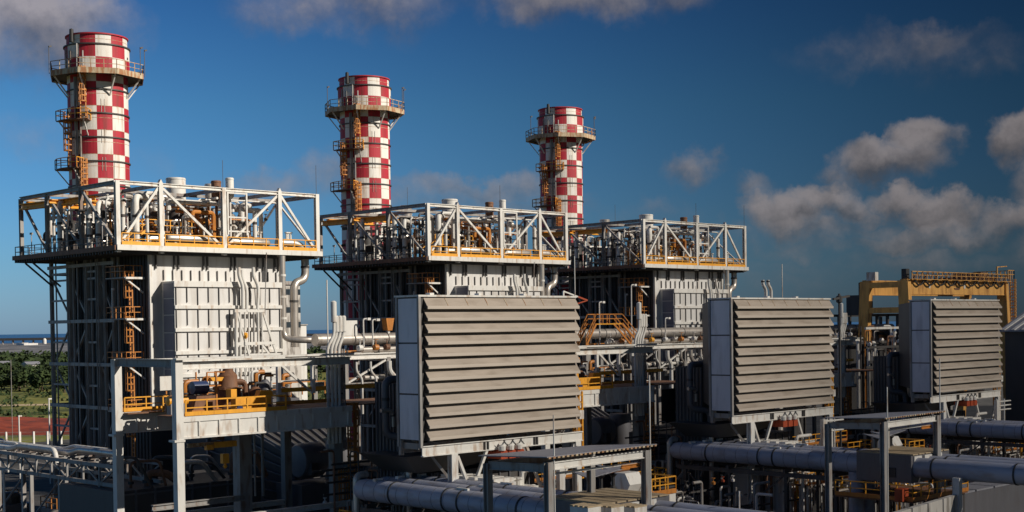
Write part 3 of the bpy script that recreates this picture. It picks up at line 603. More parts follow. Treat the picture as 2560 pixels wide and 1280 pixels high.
# ================================================================ PORTAL FRAME in front of each boiler
PX0, PX1, PYF, PYB = -11.0, 4.6, -29.0, -20.0
def portal():
    t = thing('portal_frame', 'tall white steel portal with box columns and deck before the {U} boiler', 'steel portal', (PX0, PYF, GZ), 'steel portals between boilers and turbines', ALL)
    for x, y in ((PX0, PYF), (PX0, PYB)):
        c = MB().box(x-.3, x+.3, y-.3, y+.3, GZ, -2.05)
        for z in (-7.9,): c.box(x-.5, x+.36, y-.36, y+.5, z-.08, z+.08)
        c.build('column', 'white', t)
    MB().box(4.2, 4.9, -20.3, -19.7, GZ, -2.6).build('column', 'grey', t)
    MB().hbeam((PX0+.02, PYB, -2.3), (PX0+.02, PYF+.3, -2.3), .4, .6, .08).build('top_beam', 'grey', t)
    MB().hbeam((PX0+.3, PYF, -2.5), (PX1, PYF, -2.5), .4, .6, .08).build('top_beam', 'white', t)
    MB().hbeam((PX0+.3, PYB, -2.35), (PX1, PYB, -2.35), .4, .5, .08).build('top_beam', 'white', t)
    MB().bar((PX0-.4, PYF-.35, -1.98), (PX1, PYF-.35, -1.98), .5, .14).build('roof_edge', 'white', t)
    # heavy girders and deck
    for y, x1, nm in ((PYF, PX1, 'deck_girder'), (PYB, PX1, 'deck_girder')):
        g = MB().bar((PX0+.3, y, -6.35), (x1, y, -6.35), .5, .42).bar((PX0+.3, y-.1, -7.1), (x1, y-.1, -7.1), .12, 1.1).bar((PX0+.3, y-.1, -7.72), (x1, y-.1, -7.72), .4, .14)
        for i in range(9): xx = PX0+1.6+i*1.7; g.box(xx-.05, xx+.05, y-.27, y-.161, -7.64, -6.57)
        g.build(nm, 'white', t)
    dk = MB().box(PX0+.4, -6.5, PYF+.3, -25.4, -6.3, -6.2).box(PX0+.4, -6.5, -20.9, PYB-.3, -6.3, -6.2).box(-6.49, PX1, PYF+.3, PYB-.3, -6.3, -6.2).box(PX1+.01, 16, PYF+2, PYB-.3, -6.3, -6.2).build('deck', 'brown', t)
    toe(MB(), [(PX0+.4, PYF-.28, -6.13), (-1.75, PYF-.28, -6.13)], .3, .06).build('kickboard', 'yellow', dk)
    toe(MB(), [(PX0+.4, PYB-.28, -6.13), (PX0+6, PYB-.28, -6.13)], .3, .06).build('kickboard', 'yellow', dk)
    toe(MB(), [(-1.7, PYF+1.2, -5.85), (PX1, PYF+1.2, -5.85)], .3, .06).build('kickboard', 'orange', dk)
    toe(MB(), [(.3, PYF+3.6, -5.0), (PX1+6, PYF+3.6, -5.0)], .35, .06).build('kickboard', 'yellow', dk)
    rails(MB(), [(PX0+.5, PYF-.25, -6.15), (-1.8, PYF-.25, -6.15)], 1.15, 1.75, .05).build('handrail', 'yellow', dk)
    rails(MB(), [(PX0+.5, PYB-.25, -6.15), (PX0+6, PYB-.25, -6.15)], 1.1, 1.6, .045).build('handrail', 'yellow', dk)
    rails(MB(), [(-3, PYB+.4, -5.6), (9, PYB+.4, -5.6)], 1.1, 1.2, .045).build('handrail', 'orange', dk)
    MB().hbeam((PX0+.3, PYF, -13.95), (PX1, PYF, -13.95), .4, .42, .07).build('low_beam', 'white', t)
    MB().hbeam((PX0+.3, PYB, -14.6), (PX1, PYB, -14.6), .4, .42, .07).build('low_beam', 'white', t)
    MB().hbeam((PX0+.3, -24.5, -13.2), (-2.6, -24.5, -13.2), .35, .45, .07).build('low_beam', 'grey', t)
    MB().box(-2.9, -1.8, -24.4, -23.4, GZ, -7.8).build('inner_column', 'grey', t)
    # braced white frame at the right of the deck
    wf = MB(); x0, x1, y, z0, z1 = .2, 3.55, PYF+3.6, -5.2, -2.45
    wf.bar((x0, y, z0), (x0, y, z1), .3).bar((x1, y, z0), (x1, y, z1+.2), .3).bar((x0, y, z1), (x1, y, z1), .28, .3).bar((x0+.2, y, z1-.3), (x1-.3, y, z0+.2), .18).bar((x0, y, z0+1.1), (x1, y, z0+1.1), .14)
    wf.build('braced_frame', 'white', t)
portal()
def platform_gear():
    base = (-4.5, -24, -6.2); lab = 'orange and brown {0} on the {{U}} portal deck'
    def T(name, desc, cat, loc): return thing(name, desc, cat, loc, 'machinery on the portal decks', (0, 1))
    t = T('vertical_pump', 'rust brown upright pump drum in the centre of the {U} portal deck', 'pump', (-3.6, -24, -6.2))
    MB().lathe((-3.6, -24, 0), [(.01, -6.2), (1.0, -6.2), (1.0, -4.6), (.75, -4.3), (.75, -3.5), (.4, -3.1), (.4, -2.9), (.01, -2.9)], 16).build('body', 'brown', t, smooth=True)
    MB().lathe((-3.6, -24, -4.5), [(1.0, -.1), (1.2, -.1), (1.2, .1), (1.0, .1)], 16).tube([(-3.6, -24, -4), (-2.2, -24.3, -4), (-2.2, -24.3, -5.9)], .2, 8).build('flange', 'brown', t)
    t = T('valve_skid', 'brown hopper with dark blue motor on the left half of the {U} portal deck', 'valve skid', (-6.8, -25.5, -6.2))
    MB().prism([(-8.0, -26, -6.2), (-5.6, -26, -6.2), (-6.0, -26, -4.9), (-7.6, -26, -4.9)], (0, 1.6, 0)).build('hopper', 'brown', t)
    MB().lathe((-7.6, -25.2, -4.3), [(.01, 0), (.5, .05), (.5, 1.3), (.01, 1.35)], 12, axis='x').build('motor', 'blue', t, smooth=True)
    MB().box(-8.1, -5.5, -26.1, -24.3, -6.1, -5.95).bar((-5.9, -26, -6), (-5.9, -26, -3.4), .12).build('base_frame', 'orange', t)
    t = T('oil_cooler', 'small yellow horizontal cooler at the far left of the {U} portal deck', 'cooler', (-9.2, -25.5, -6.2))
    MB().lathe((-9.9, -25.5, -5.2), [(.01, 0), (.35, .1), (.35, 1.7), (.01, 1.8)], 12, axis='x').build('shell', 'yellow', t, smooth=True)
    MB().box(-9.7, -9.5, -25.8, -25.2, -6.2, -5.4).box(-8.6, -8.4, -25.8, -25.2, -6.2, -5.4).build('saddle', 'grey', t)
    t = T('maintenance_trolley', 'bright yellow wheeled trolley behind the rail of the {U} portal deck', 'trolley', (-4.3, -27.9, -6.2))
    MB().box(-5.6, -2.4, -28.2, -27.5, -6.0, -5.1).prism([(-3.6, -28.25, -5.1), (-2.2, -28.25, -5.1), (-2.4, -28.25, -4.6), (-3.4, -28.25, -4.6)], (0, .6, 0)).box(-6.0, -5.5, -28.2, -27.5, -5.0, -4.4).build('body', 'yellow', t)
    for x in (-5.3, -2.7): MB().lathe((x, -28.3, -5.95), [(.01, 0), (.3, 0), (.3, .8), (.01, .8)], 12, axis='y').build('wheel', 'blue', t)
    t = T('work_stand', 'orange railed access stand rising above the {U} portal deck', 'access stand', (-4.9, -23.2, -6.2))
    w = MB()
    for x in (-5.6, -3.9): 
        for y in (-24.2, -22.6): w.bar((x, y, -6.2), (x, y, -3.2), .1)
    w.box(-5.6, -3.9, -24.2, -22.6, -4.3, -4.2); rails(w, [(-5.6, -24.2, -4.2), (-3.9, -24.2, -4.2), (-3.9, -22.6, -4.2)], 1, .9, .04); w.build('frame', 'orange', t)
    MB().prism([(-5.4, -24.4, -3.6), (-4.2, -24.4, -3.6), (-4.4, -24.4, -3.9), (-5.2, -24.4, -3.9)], (0, .8, 0)).build('tray', 'yellow', t)
    for i, (x, y, r, h, mt) in enumerate(((-1.4, -24.5, .55, 1.7, 'brown'), (.4, -23.2, .45, 2.2, 'machine'), (-8.6, -23.8, .4, 1.3, 'brown'), (2.6, -22.6, .6, 1.5, 'lag'), (-5.9, -21.8, .5, 2.0, 'steel'))):
        t = T('small_vessel', ORD[i]+' of five small upright vessels on the {U} portal deck', 'vessel', (x, y, -6.2))
        MB().lathe((x, y, -6.2), [(.01, 0), (r, .02), (r, h-.3), (r*.5, h), (.01, h+.05)], 14).build('shell', mt, t, smooth=True); MB().lathe((x, y, -6.2+h*.5), [(r+.06, -.06), (r+.06, .06)], 14).tube([(x, y, -6.2+h), (x, y, -5.9+h), (x+.8, y, -5.9+h)], .09, 7).build('outlet', 'orange' if i % 2 else 'steel', t)
    t = T('hoist_block', 'yellow chain hoist and hook hanging under the {U} portal deck', 'hoist', (-7.2, -25, -9.5))
    h = at(562, 1110, 'y', -25); MB().box(h.x-1.0, h.x+.9, -25.3, -24.7, h.z-.22, h.z+.22).box(h.x-1.7, h.x-1.1, -25.2, -24.8, h.z-.35, h.z+.05).build('trolley_body', 'yellow', t)
    MB().bar((h.x, -25, h.z-.2), (h.x, -25, h.z-.8), .05).build('chain', 'steel', t)
    MB().box(h.x-.3, h.x+.25, -25.2, -24.8, h.z-1.5, h.z-.75).lathe((h.x, -25, h.z-1.75), [(.05, -.15), (.2, 0), (.05, .25)], 8).build('hook_block', 'yellow', t)
    MB().hbeam((h.x-3.3, -25, h.z+.1), (h.x+.2, -25, h.z+.1), .25, .3, .06).build('runway_beam', 'rust', t)
    MB().lathe((h.x-.1, -24.2, 0), [(.01, h.z+.3), (.5, h.z+.3), (.5, h.z+1.2), (.2, h.z+1.6), (.01, h.z+1.6)], 12).build('gear_drum', 'brown', t, smooth=True)
    for i in range(14):
        x = -6.8+i*.8+rng.uniform(-.3, .3); y = rng.uniform(-23, -20.6)
        mm = MB(); z = rng.uniform(-4.7, -3.3); mm.tube([(x, y, -6.2), (x, y, z), (x+rng.uniform(.5, 1.2), y, z)], rng.choice((.08, .12, .18)), 8, .4)
        tt = thing('deck_pipe', ORD[i]+' short bent pipe from the left at the back of the {U} portal deck', 'pipe', (x, y, -6.2), 'short pipes on the portal decks', (0, 1))
        mm.build('pipe_run', ('orange', 'brown', 'white', 'orange', 'steel', 'white', 'brown', 'orange', 'white')[i % 9], tt, smooth=True)
        MB().lathe((x, y, z-.9), [(.26, -.06), (.26, .06)], 10).build('flange', 'steel', tt)
platform_gear()
# small notice board on the left column
t = thing('notice_board', 'square white board on an orange post beside the left portal column', 'board', (-9.6, -21, -6.2), None, (0,))
p = at(416, 958, 'y', -21); MB().box(p.x-.6, p.x+.6, -21.08, -21, p.z-.55, p.z+.55).build('panel', 'white', t); MB().bar((p.x, -20.95, -6.2), (p.x, -20.95, p.z-.5), .1).build('post', 'orange', t)
t = thing('valve_stand', 'little yellow valve stand at the foot of the white notice board', 'valve stand', (p.x+.9, -22, -6.2), None, (0,))
m = MB(); rails(m, [(p.x-.9, -22, -6.2), (p.x+1, -22, -6.2)], 1.2, .5, .05); m.build('frame', 'yellow', t); MB().box(p.x-.2, p.x+.8, -22.3, -21.7, -6.2, -5.7).build('valve_box', 'orange', t)
# bars and machinery beneath the deck
def under_deck():
    t = thing('turbine_enclosure', 'dark grey ribbed machine hall under the {U} portal deck', 'enclosure', (-9, -18, GZ), 'machine enclosures under the portals', ALL)
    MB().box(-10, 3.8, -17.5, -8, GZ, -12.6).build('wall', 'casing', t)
    r = MB()
    for i in range(9): r.box(-10+i*1.7, -9.85+i*1.7, -17.66, -17.5, GZ, -12.6)
    for z in (-18, -15.4, -12.9): r.box(-10, 3.8, -17.72, -17.66, z-.07, z+.07)
    r.build('rib', 'machine', t)
    rg = random.Random(31)
    for i in range(8):
        x = -9.3+i*1.55; y = rg.uniform(-16.5, -12); r = rg.choice((.12, .2, .32)); z = rg.uniform(-11.6, -9.5)
        p = thing('roof_pipe', ORD[i]+' pipe from the left on the machine hall roof under the {U} portal', 'pipe', (x, y, -12.6), 'pipes on the machine hall roofs', (0, 1))
        MB().tube([(x, y, -12.6), (x, y, z), (x+rg.uniform(1, 2.5), y-1, z), (x+2.6, y-1, -12.6)], r, 8, .5).build('pipe_run', rg.choice(('steel', 'brown', 'white', 'lag')), p, smooth=True); MB().lathe((x, y, -12.2), [(r+.14, -.1), (r+.14, .1)], 8).build('flange', 'steel', p)
    t = thing('turbine_casing', 'big rounded grey gas turbine casing right of the wide grey column, {U} unit', 'turbine', (3, -18, GZ), 'gas turbine casings', (0, 1))
    a = at(775, 1150, 'y', -19)
    MB().lathe((a.x-1.4, -19, a.z), [(.01, 0), (1.35, .05), (1.55, .3), (1.55, 2.2), (1.3, 2.5), (.01, 2.5)], 28, axis='x').build('drum', 'machine', t, smooth=True)
    MB().lathe((a.x+3.2, -19, a.z), [(.01, 1.8), (1.1, 1.7), (1.25, 1.2), (1.25, -1.5), (1.35, -1.5), (1.35, -1.8), (.01, -1.8)], 24).build('exhaust_hood', 'machine', t, smooth=True)
    MB().box(a.x-2.2, a.x+5.5, -20.8, -17, a.z-6, a.z-1.9).build('plinth', 'machine', t)
    MB().box(a.x-1.2, a.x-.5, -20.9, -20.3, a.z-1.1, a.z-.1).build('access_door', 'dark', t)
    for i, u in enumerate((607, 624, 635, 655)):
        a = at(u, 1060, 'y', -22); b = at(u+3, 1240, 'y', -22)
        tt = thing('hanging_riser', ORD[i]+' of four thin upright pipes left of the wide column under the {U} deck', 'pipe', (b.x, -22, b.z), 'thin upright pipes under the portal decks', (0,))
        MB().tube([(a.x, -22, -7.7), (a.x, -22, b.z)], (.14, .12, .08, .13)[i], 8).build('pipe_run', 'white' if i < 3 else 'grey', tt, smooth=True); MB().lathe((a.x, -22, -10), [(.2, -.07), (.2, .07)], 8).build('flange', 'grey', tt)
under_deck()
# ================================================================ PIPE RISER CLUSTER
def cluster():
    X, Y_ = 4.5, -27.5
    t = thing('pipe_riser_tower', 'cluster of upright grey pipes on a thick post left of the {U} louvred house', 'pipe tower', (X, Y_, GZ), 'upright pipe clusters', ALL)
    MB().box(X-.45, X+.4, Y_, Y_+.8, GZ, -3.3).build('post', 'grey', t)
    MB().box(X-.9, X+.55, Y_-.05, Y_+.85, -9.0, -8.8).box(X-.9, X+.55, Y_-.05, Y_+.85, -9.9, -9.7).build('bracket', 'grey', t)
    for i, dx in enumerate((-1.25, -.85, -.5, -.12)):
        top = -.45 if i else .1; off = .55 if i else .7
        m = MB().tube([(X+dx, Y_-.35, -9.2), (X+dx, Y_-.35, -1.5), (X+dx+off, Y_-.35, -.45), (X+dx+off, Y_-.35, 1.1 if i else 2.2)], .13, 10, .4)
        ob = m.build('riser', 'white', t, smooth=True)
        MB().lathe((X+dx+off, Y_-.35, .3 if i else 1.1), [(.13, -.55), (.24 if i == 0 else .2, -.5), (.24 if i == 0 else .2, .7 if i else 1.1), (.1, .8 if i else 1.2)], 12).build('vent_head', 'white', ob, smooth=True)
    for z in (-3.2, -5.2, -7.0): MB().bar((X-1.5, Y_-.2, z), (X+.3, Y_-.2, z), .14, .12).build('pipe_clamp', 'steel', t)
    for i in range(3): MB().tube([(X+.15+i*.2, Y_-.2, -1.6), (X+.15+i*.2, Y_-.2, -9)], .07, 8).build('conduit', 'grey', t)
    c = thing('caged_ladder_tower', 'tall rusty brown caged ladder just right of the {U} pipe cluster', 'ladder', (6.6, -25, GZ), 'rusty ladder cages by the pipe clusters', ALL)
    a = at(878, 1040, 'y', -27.0); lm = MB(); ladder(lm, a.x, -27.0, GZ, -6.1, (0, -1, 0), True, .7); lm.build('cage', 'orange', c)
    MB().box(a.x-.9, a.x+.9, -26.9, -25.6, -6.2, -6.05).build('top_landing', 'brown', c)
    c = thing('cable_guard', 'rust coloured mesh guard on the foot of the {U} riser post', 'guard', (X, Y_, GZ), 'mesh guards on riser posts', (0, 1))
    g = MB()
    for k in range(6): g.bar((X-.6+.24*k, Y_-.75, GZ), (X-.6+.24*k, Y_-.75, -11.3), .06)
    z = GZ
    while z < -11.3: g.bar((X-.7, Y_-.75, z), (X+.7, Y_-.75, z), .05, .08); z += .45
    g.build('mesh', 'orange', c)
cluster()
# ================================================================ PIPE RACK BRIDGE behind the louvred houses
def rack():
    t = thing('pipe_bridge', 'long steel pipe bridge with white beams running right from the {U} boiler foot', 'pipe bridge', (20, -7, GZ), 'pipe bridges between units', ALL)
    for y in (-8.2, -3.0):
        MB().hbeam((5 if y < -6 else 19.6, y, -2.75), (43.5, y+.5, -2.75), .5, .6, .1).build('deck_beam', 'white', t)
        MB().hbeam((19.6, y, -5.6), (43.5, y+.5, -5.6), .4, .45, .1).build('lower_beam', 'grey', t)
    for x in (20, 25.5, 31, 36.5, 42.5):
        for y in (-8.1, -2.9): MB().hbeam((x, y+.02*(x-20), GZ), (x, y+.02*(x-20), -2.9), .45, .45, .08).build('leg', 'grey', t)
        MB().bar((x, -8, -3.2), (x, -3, -3.2), .25).build('cross_tie', 'grey', t)
    for i, x in enumerate((20, 25.5, 31, 36.5)): MB().bar((x+.2, -8.1, -5.4), (x+5.2, -8.0, -3.2), .18).build('brace', 'grey' if i % 2 else 'white', t)
    rg = random.Random(5)
    for i, (y, r, z) in enumerate(((-7.6, .3, -2.1), (-7.0, .16, -2.2), (-6.3, .22, -2.1), (-5.6, .12, -2.3), (-7.3, .2, -5.0), (-6.4, .28, -5.0), (-5.4, .16, -5.1))):
        xs = 20+rg.uniform(0, 4); xe = rg.uniform(34, 43)
        p = thing('rack_pipe', ORD[i]+' pipe from the front laid along the {U} pipe bridge', 'pipe', (xs, y, z), 'pipes lying on the pipe bridges', ALL)
        MB().tube([(xs, y, z-.0), (xe, y+.4, z)]+([(xe, y+.4, z-1.6)] if i % 2 else []), r, 10, .5).build('pipe_run', ('lag', 'white', 'white', 'orange', 'white', 'lag', 'brown')[i], p, smooth=True)
        c = MB()
        for k in range(4): xx = xs+2+(xe-xs-3)*k/4; c.lathe((xx, y+.4*(xx-xs)/(xe-xs), z), [(r+.07, -.09), (r+.07, .09)], 10, axis='x')
        c.build('clamp', 'steel', p)
    for i in range(10):
        x = 22+i*2.0+rg.uniform(-.5, .5); p = thing('pipe_valve', ORD[i]+' valve from the left standing on the {U} pipe bridge', 'valve', (x, -8, -2.4), 'valves on the pipe bridges', ALL)
        mt = ('white', 'orange', 'brown', 'white', 'yellow', 'white', 'lag', 'orange', 'white', 'brown')[i]
        MB().lathe((x, -7.9, -1.9), [(.01, -.35), (.3, -.25), (.3, .25), (.01, .35)], 10, axis='x').build('body', mt, p); MB().tube([(x, -7.9, -1.8), (x, -7.9, -1.1)], .05, 6).lathe((x, -7.9, -1.1), [(.28, 0), (.28, .06)], 10).build('hand_wheel', mt, p)
    for i in range(9):
        x = 21+i*2.3+rg.uniform(-.6, .6); z = rg.uniform(-8.8, -6.6); p = thing('drop_pipe', ORD[i]+' drop pipe from the left under the {U} pipe bridge', 'pipe', (x, -8.3, z), 'drop pipes under the pipe bridges', ALL)
        r = rg.choice((.12, .18, .26)); MB().tube([(x, -8.4, -3.3), (x, -8.4, -4.3), (x+.7, -8.4, -4.9), (x+.7, -8.4, z)], r, 8, .5).build('pipe_run', rg.choice(('white', 'white', 'lag', 'grey')), p, smooth=True); MB().lathe((x+.7, -8.4, -5.6), [(r+.1, -.07), (r+.1, .07)], 8).build('flange', 'steel', p)
    t = thing('stair_platform', 'orange railed crossover stair platform just right of the left louvred house', 'platform', (24, -9, -2), None, (1,))
    a = at(1475, 822, 'y', -9+.9)-TV; b = at(1540, 822, 'y', -9+.9)-TV; z = a.z+.6
    MB().box(a.x, b.x, -10, -8.6, z-.12, z).build('tread_deck', 'yellow', t)
    r = rails(MB(), [(a.x-1.8, -10, -2.4), (a.x, -10, z), (b.x, -10, z), (b.x+3.2, -10, -2.4)], 1.1, 1.2, .045); rails(r, [(a.x-1.8, -8.6, -2.4), (a.x, -8.6, z), (b.x, -8.6, z), (b.x+3.2, -8.6, -2.4)], 1.1, 1.2, .05)
    for y in (-10, -8.6): r.bar((a.x-1.8, y, -2.4), (a.x, y, z), .08, .25).bar((b.x, y, z), (b.x+3.2, y, -2.4), .08, .25)
    r.build('handrail', 'orange', t)
rack()
# ================================================================ LOUVRED FILTER HOUSE
FX0, FX1, FY0, FY1, FZ0, FZ1 = 1.97, 18.7, -40.78, -38.1, -8.25, 2.33
def filter_house():
    t = thing('louvred_filter_house', 'raised {U} air intake house with twelve rows of taupe louvres', 'filter house', (FX0, FY0, FZ0), 'louvred air intake houses', ALL)
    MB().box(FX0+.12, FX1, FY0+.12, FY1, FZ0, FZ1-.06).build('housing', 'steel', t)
    s = MB(); zs = [FZ0, -4.85, -1.1, FZ1-.1]
    for a, b in zip(zs[:-1], zs[1:]): s.box(FX0+.03, FX0+.117, FY0+.25, FY1-.25, a+.06, b-.06)
    s.build('side_panel', 'side', t)
    MB().bar((FX0+.06, FY0+.1, FZ0-.5), (FX0+.06, FY0+.1, FZ1), .22).bar((FX0+.06, FY1-.1, FZ0-.5), (FX0+.06, FY1-.1, FZ1), .22).build('corner_post', 'grey', t)
    MB().box(FX0-.05, FX1+.05, FY0-.02, FY1+.1, FZ1-.055, FZ1+.09).build('roof_trim', 'white', t)
    h = (FZ1-.1-FZ0)/12; y0 = FY0+.118
    for i in range(12):
        z1 = FZ1-.1-h*i; z0 = z1-h; p = .44; x0 = FX0+.52
        q = [(x0, y0, z1-.02), (x0, y0-p, z0+.22), (x0, y0-p-.03, z0+.01), (x0, y0-p+.03, z0+.02), (x0, y0-p+.05, z0+.22), (x0, y0, z1-.10)]
        m = MB().prism(q, (FX1-x0, 0, 0))
        lv = m.build('louvre', 'hood', t)
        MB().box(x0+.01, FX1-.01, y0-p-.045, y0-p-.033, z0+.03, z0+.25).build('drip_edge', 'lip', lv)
        e = MB()
        for xx in (x0, FX1-.05): e.prism([(xx+.01, y0, z1-.13), (xx+.01, y0-p+.06, z0+.18), (xx+.01, y0-p+.06, z0+.06), (xx+.01, y0, z0+.06)], (.03, 0, 0))
        e.build('end_plate', 'steel' if i else 'steel', lv)
        if i == 0:
            sm = MB()
            for k in range(1, 8): xx = x0+(FX1-x0)*k/8; sm.quadbox([(xx, y0-.05, z1-.05), (xx+.05, y0-.05, z1-.05), (xx+.05, y0-p+.02, z0+.25), (xx, y0-p+.02, z0+.25), (xx, y0-.05, z1-.03), (xx+.05, y0-.05, z1-.03), (xx+.05, y0-p+.02, z0+.29), (xx, y0-p+.02, z0+.29)])
            sm.build('seam', 'rust', lv)
    lg = MB()
    for x in (3.5, 8.4, 13.2): lg.box(x-.2, x+.2, FY0+.3, FY0+.8, FZ1+.1, FZ1+.25)
    lg.build('lifting_lug', 'white', t)
    # transition duct behind
    d = MB().quadbox([(2.1, FY1+.01, FZ0+.4), (18.5, FY1+.01, FZ0+.4), (15.4, -34.8, FZ0+.6), (5.3, -34.8, FZ0+.6), (2.1, FY1+.01, FZ1-.2), (18.5, FY1+.01, FZ1-.2), (15.4, -34.8, FZ1-.4), (5.3, -34.8, FZ1-.4)]).build('transition_duct', 'casing', t)
    MB().box(5.2, 15.5, -34.78, -31.4, -12, -4.2).build('silencer_duct', 'casing', t)
    c = MB()
    for k in range(8): c.box(5.1, 5.19, -34.7+k*.42, -34.6+k*.42, -12, -4.3)
    c.build('duct_rib', 'machine', t)
    # support frame
    t2 = thing('intake_support_frame', 'white steel legs and braces under the {U} louvred intake house', 'steel frame', (5, -40, GZ), 'support frames below the intake houses', ALL)
    zb = -9.05
    MB().hbeam((2.4, -40.35, zb), (19.6, -40.35, zb), .3, .8, .08).build('main_beam', 'white', t2)
    f = MB()
    for x in (8.6, 8.95, 14.0, 14.3): f.box(x-.05, x+.05, -40.52, -40.3, zb-.32, zb+.32)
    f.build('splice_plate', 'steel', t2)
    MB().hbeam((2.4, -38.3, zb+.1), (19.6, -38.3, zb+.1), .3, .6, .08).box(2.2, 2.6, -40.2, -38.1, zb+.15, zb+.6).build('rear_beam', 'grey', t2)
    for x in (2.15, 5.0): MB().bar((x, -38.3, FZ0), (x, -38.3, -9.4), .3).build('stub', 'grey', t2)
    for x in (5.45, 19.0): MB().hbeam((x, -40.3, GZ), (x, -40.3, zb-.4), .62, .5, .1).build('leg', 'white', t2)
    for x in (5.45, 19.0): MB().hbeam((x, -34, GZ), (x, -34, -9.4), .5, .5, .1).build('leg', 'grey', t2)
    for (xa, za, xb, zb2) in ((8.9, zb-.4, 5.9, -15.2), (5.9, zb-.6, 8.4, -15), (13.2, zb-.4, 15.9, -15.2), (18.7, zb-.6, 15.9, -15.2)):
        MB().bar((xa, -40.3, za), (xb, -40.3, zb2), .22).build('brace', 'white', t2)
    MB().bar((4.8, -36.5, -10.3), (1.5, -34.5, -15), .22).bar((4.8, -36.5, -10.3), (5.2, -34.5, -15), .2).bar((5.2, -38, -9.6), (7.3, -39.5, -13), .2).build('knee_brace', 'grey', t2)
    MB().quadbox([(4.2, -37.5, -11), (8.6, -37.5, -11), (8.6, -33.5, -11), (4.2, -33.5, -11), (2.6, -38.2, -9.6), (16, -38.2, -9.6), (16, -32.5, -9.6), (2.6, -32.5, -9.6)]).build('hopper', 'casing', t2)
    for x in (10.1, 11.0, 11.9):
        k = ('left', 'centre', 'right')[int((x-10)/.9)]
        w = thing('blow_off_valve', k+' one of three white capped valves on red drums under the {U} louvres', 'valve', (x, -40.9, zb), 'white capped valves under the louvres', ALL)
        MB().lathe((x, -41.0, zb-.75), [(.01, 0), (.4, 0), (.4, 1.6), (.01, 1.6)], 12, axis='y').box(x-.42, x+.3, -41.1, -39.6, zb-1.1, zb-.55).build('drum', 'redbox', w)
        MB().bar((x-.1, -40.9, zb-.3), (x+.3, -40.95, zb+.25), .2, .3).lathe((x-.1, -40.9, zb-.25), [(.28, -.2), (.3, .1), (.1, .25)], 10).build('cap', 'white', w)
        MB().bar((x-.1, -41.05, zb+.35), (x+.35, -41.05, zb-.1), .05).build('lever', 'dark', w)
    l = thing('access_ladder', 'yellow caged ladder at the right end of the {U} louvred house', 'ladder', (19.9, -40, GZ), 'yellow caged ladders on the louvred houses', ALL)
    m = MB(); ladder(m, 19.7, -39.6, -14.5, -5.4, (0, -1, 0), True, .6); m.build('cage', 'yellow', l)
    MB().box(19.1, 20.4, -39.5, -38.3, -6.6, -6.5).build('landing', 'grey', l)
    MB().box(18.8, 19.3, -40.9, -40.6, -7.6, -6.9).build('junction_box', 'white', l)
filter_house()
# piping left of the filter house
for (pts, r, lab, g_) in (([(7.5, -34.2, -3.95), (4.0, -34.2, -3.95), (4.0, -34.2, -8.3), (5.6, -35.4, -8.5), (5.6, -35.4, -11), (4.6, -35.4, -11.1)], .3, 'big dark pipe loop at the left flank of the {U} louvred house', 'pipe loops'),
                          ([(5.0, -36.2, -2.5), (5.0, -36.2, -8.4), (5.4, -36.2, -8.9)], .22, 'plain upright dark pipe inside the loop by the {U} louvred house', 'upright dark pipes'),
                          ([(5.1, -36.4, -10.2), (4.4, -36.4, -10.2), (4.4, -36.4, -18)], .24, 'lower hooked dark pipe below the loop by the {U} louvred house', 'hooked dark pipes'),
                          ([(3.3, -34.5, -6.3), (4.5, -34.5, -6.3), (4.5, -34.5, -7.6)], .16, 'short hooked pipe within the loop by the {U} louvred house', 'short hooked pipes'),
                          ([(2.6, -33.5, -11.2), (1.6, -33.5, -11.2), (1.6, -33.5, -20)], .28, 'outer dark downpipe left of the loop by the {U} louvred house', 'outer dark downpipes')):
    pipething('process_pipe', lab, 'pipe', pts, r, 'lag' if r < .3 else 'machine', g_, ALL, .7, collars=[((pts[-1][0], pts[-1][1], pts[-1][2]+.9), 'z')] if abs(pts[-1][2]-pts[-2][2]) > 1 else [((pts[1][0], pts[1][1], pts[1][2]-1.5), 'z')])
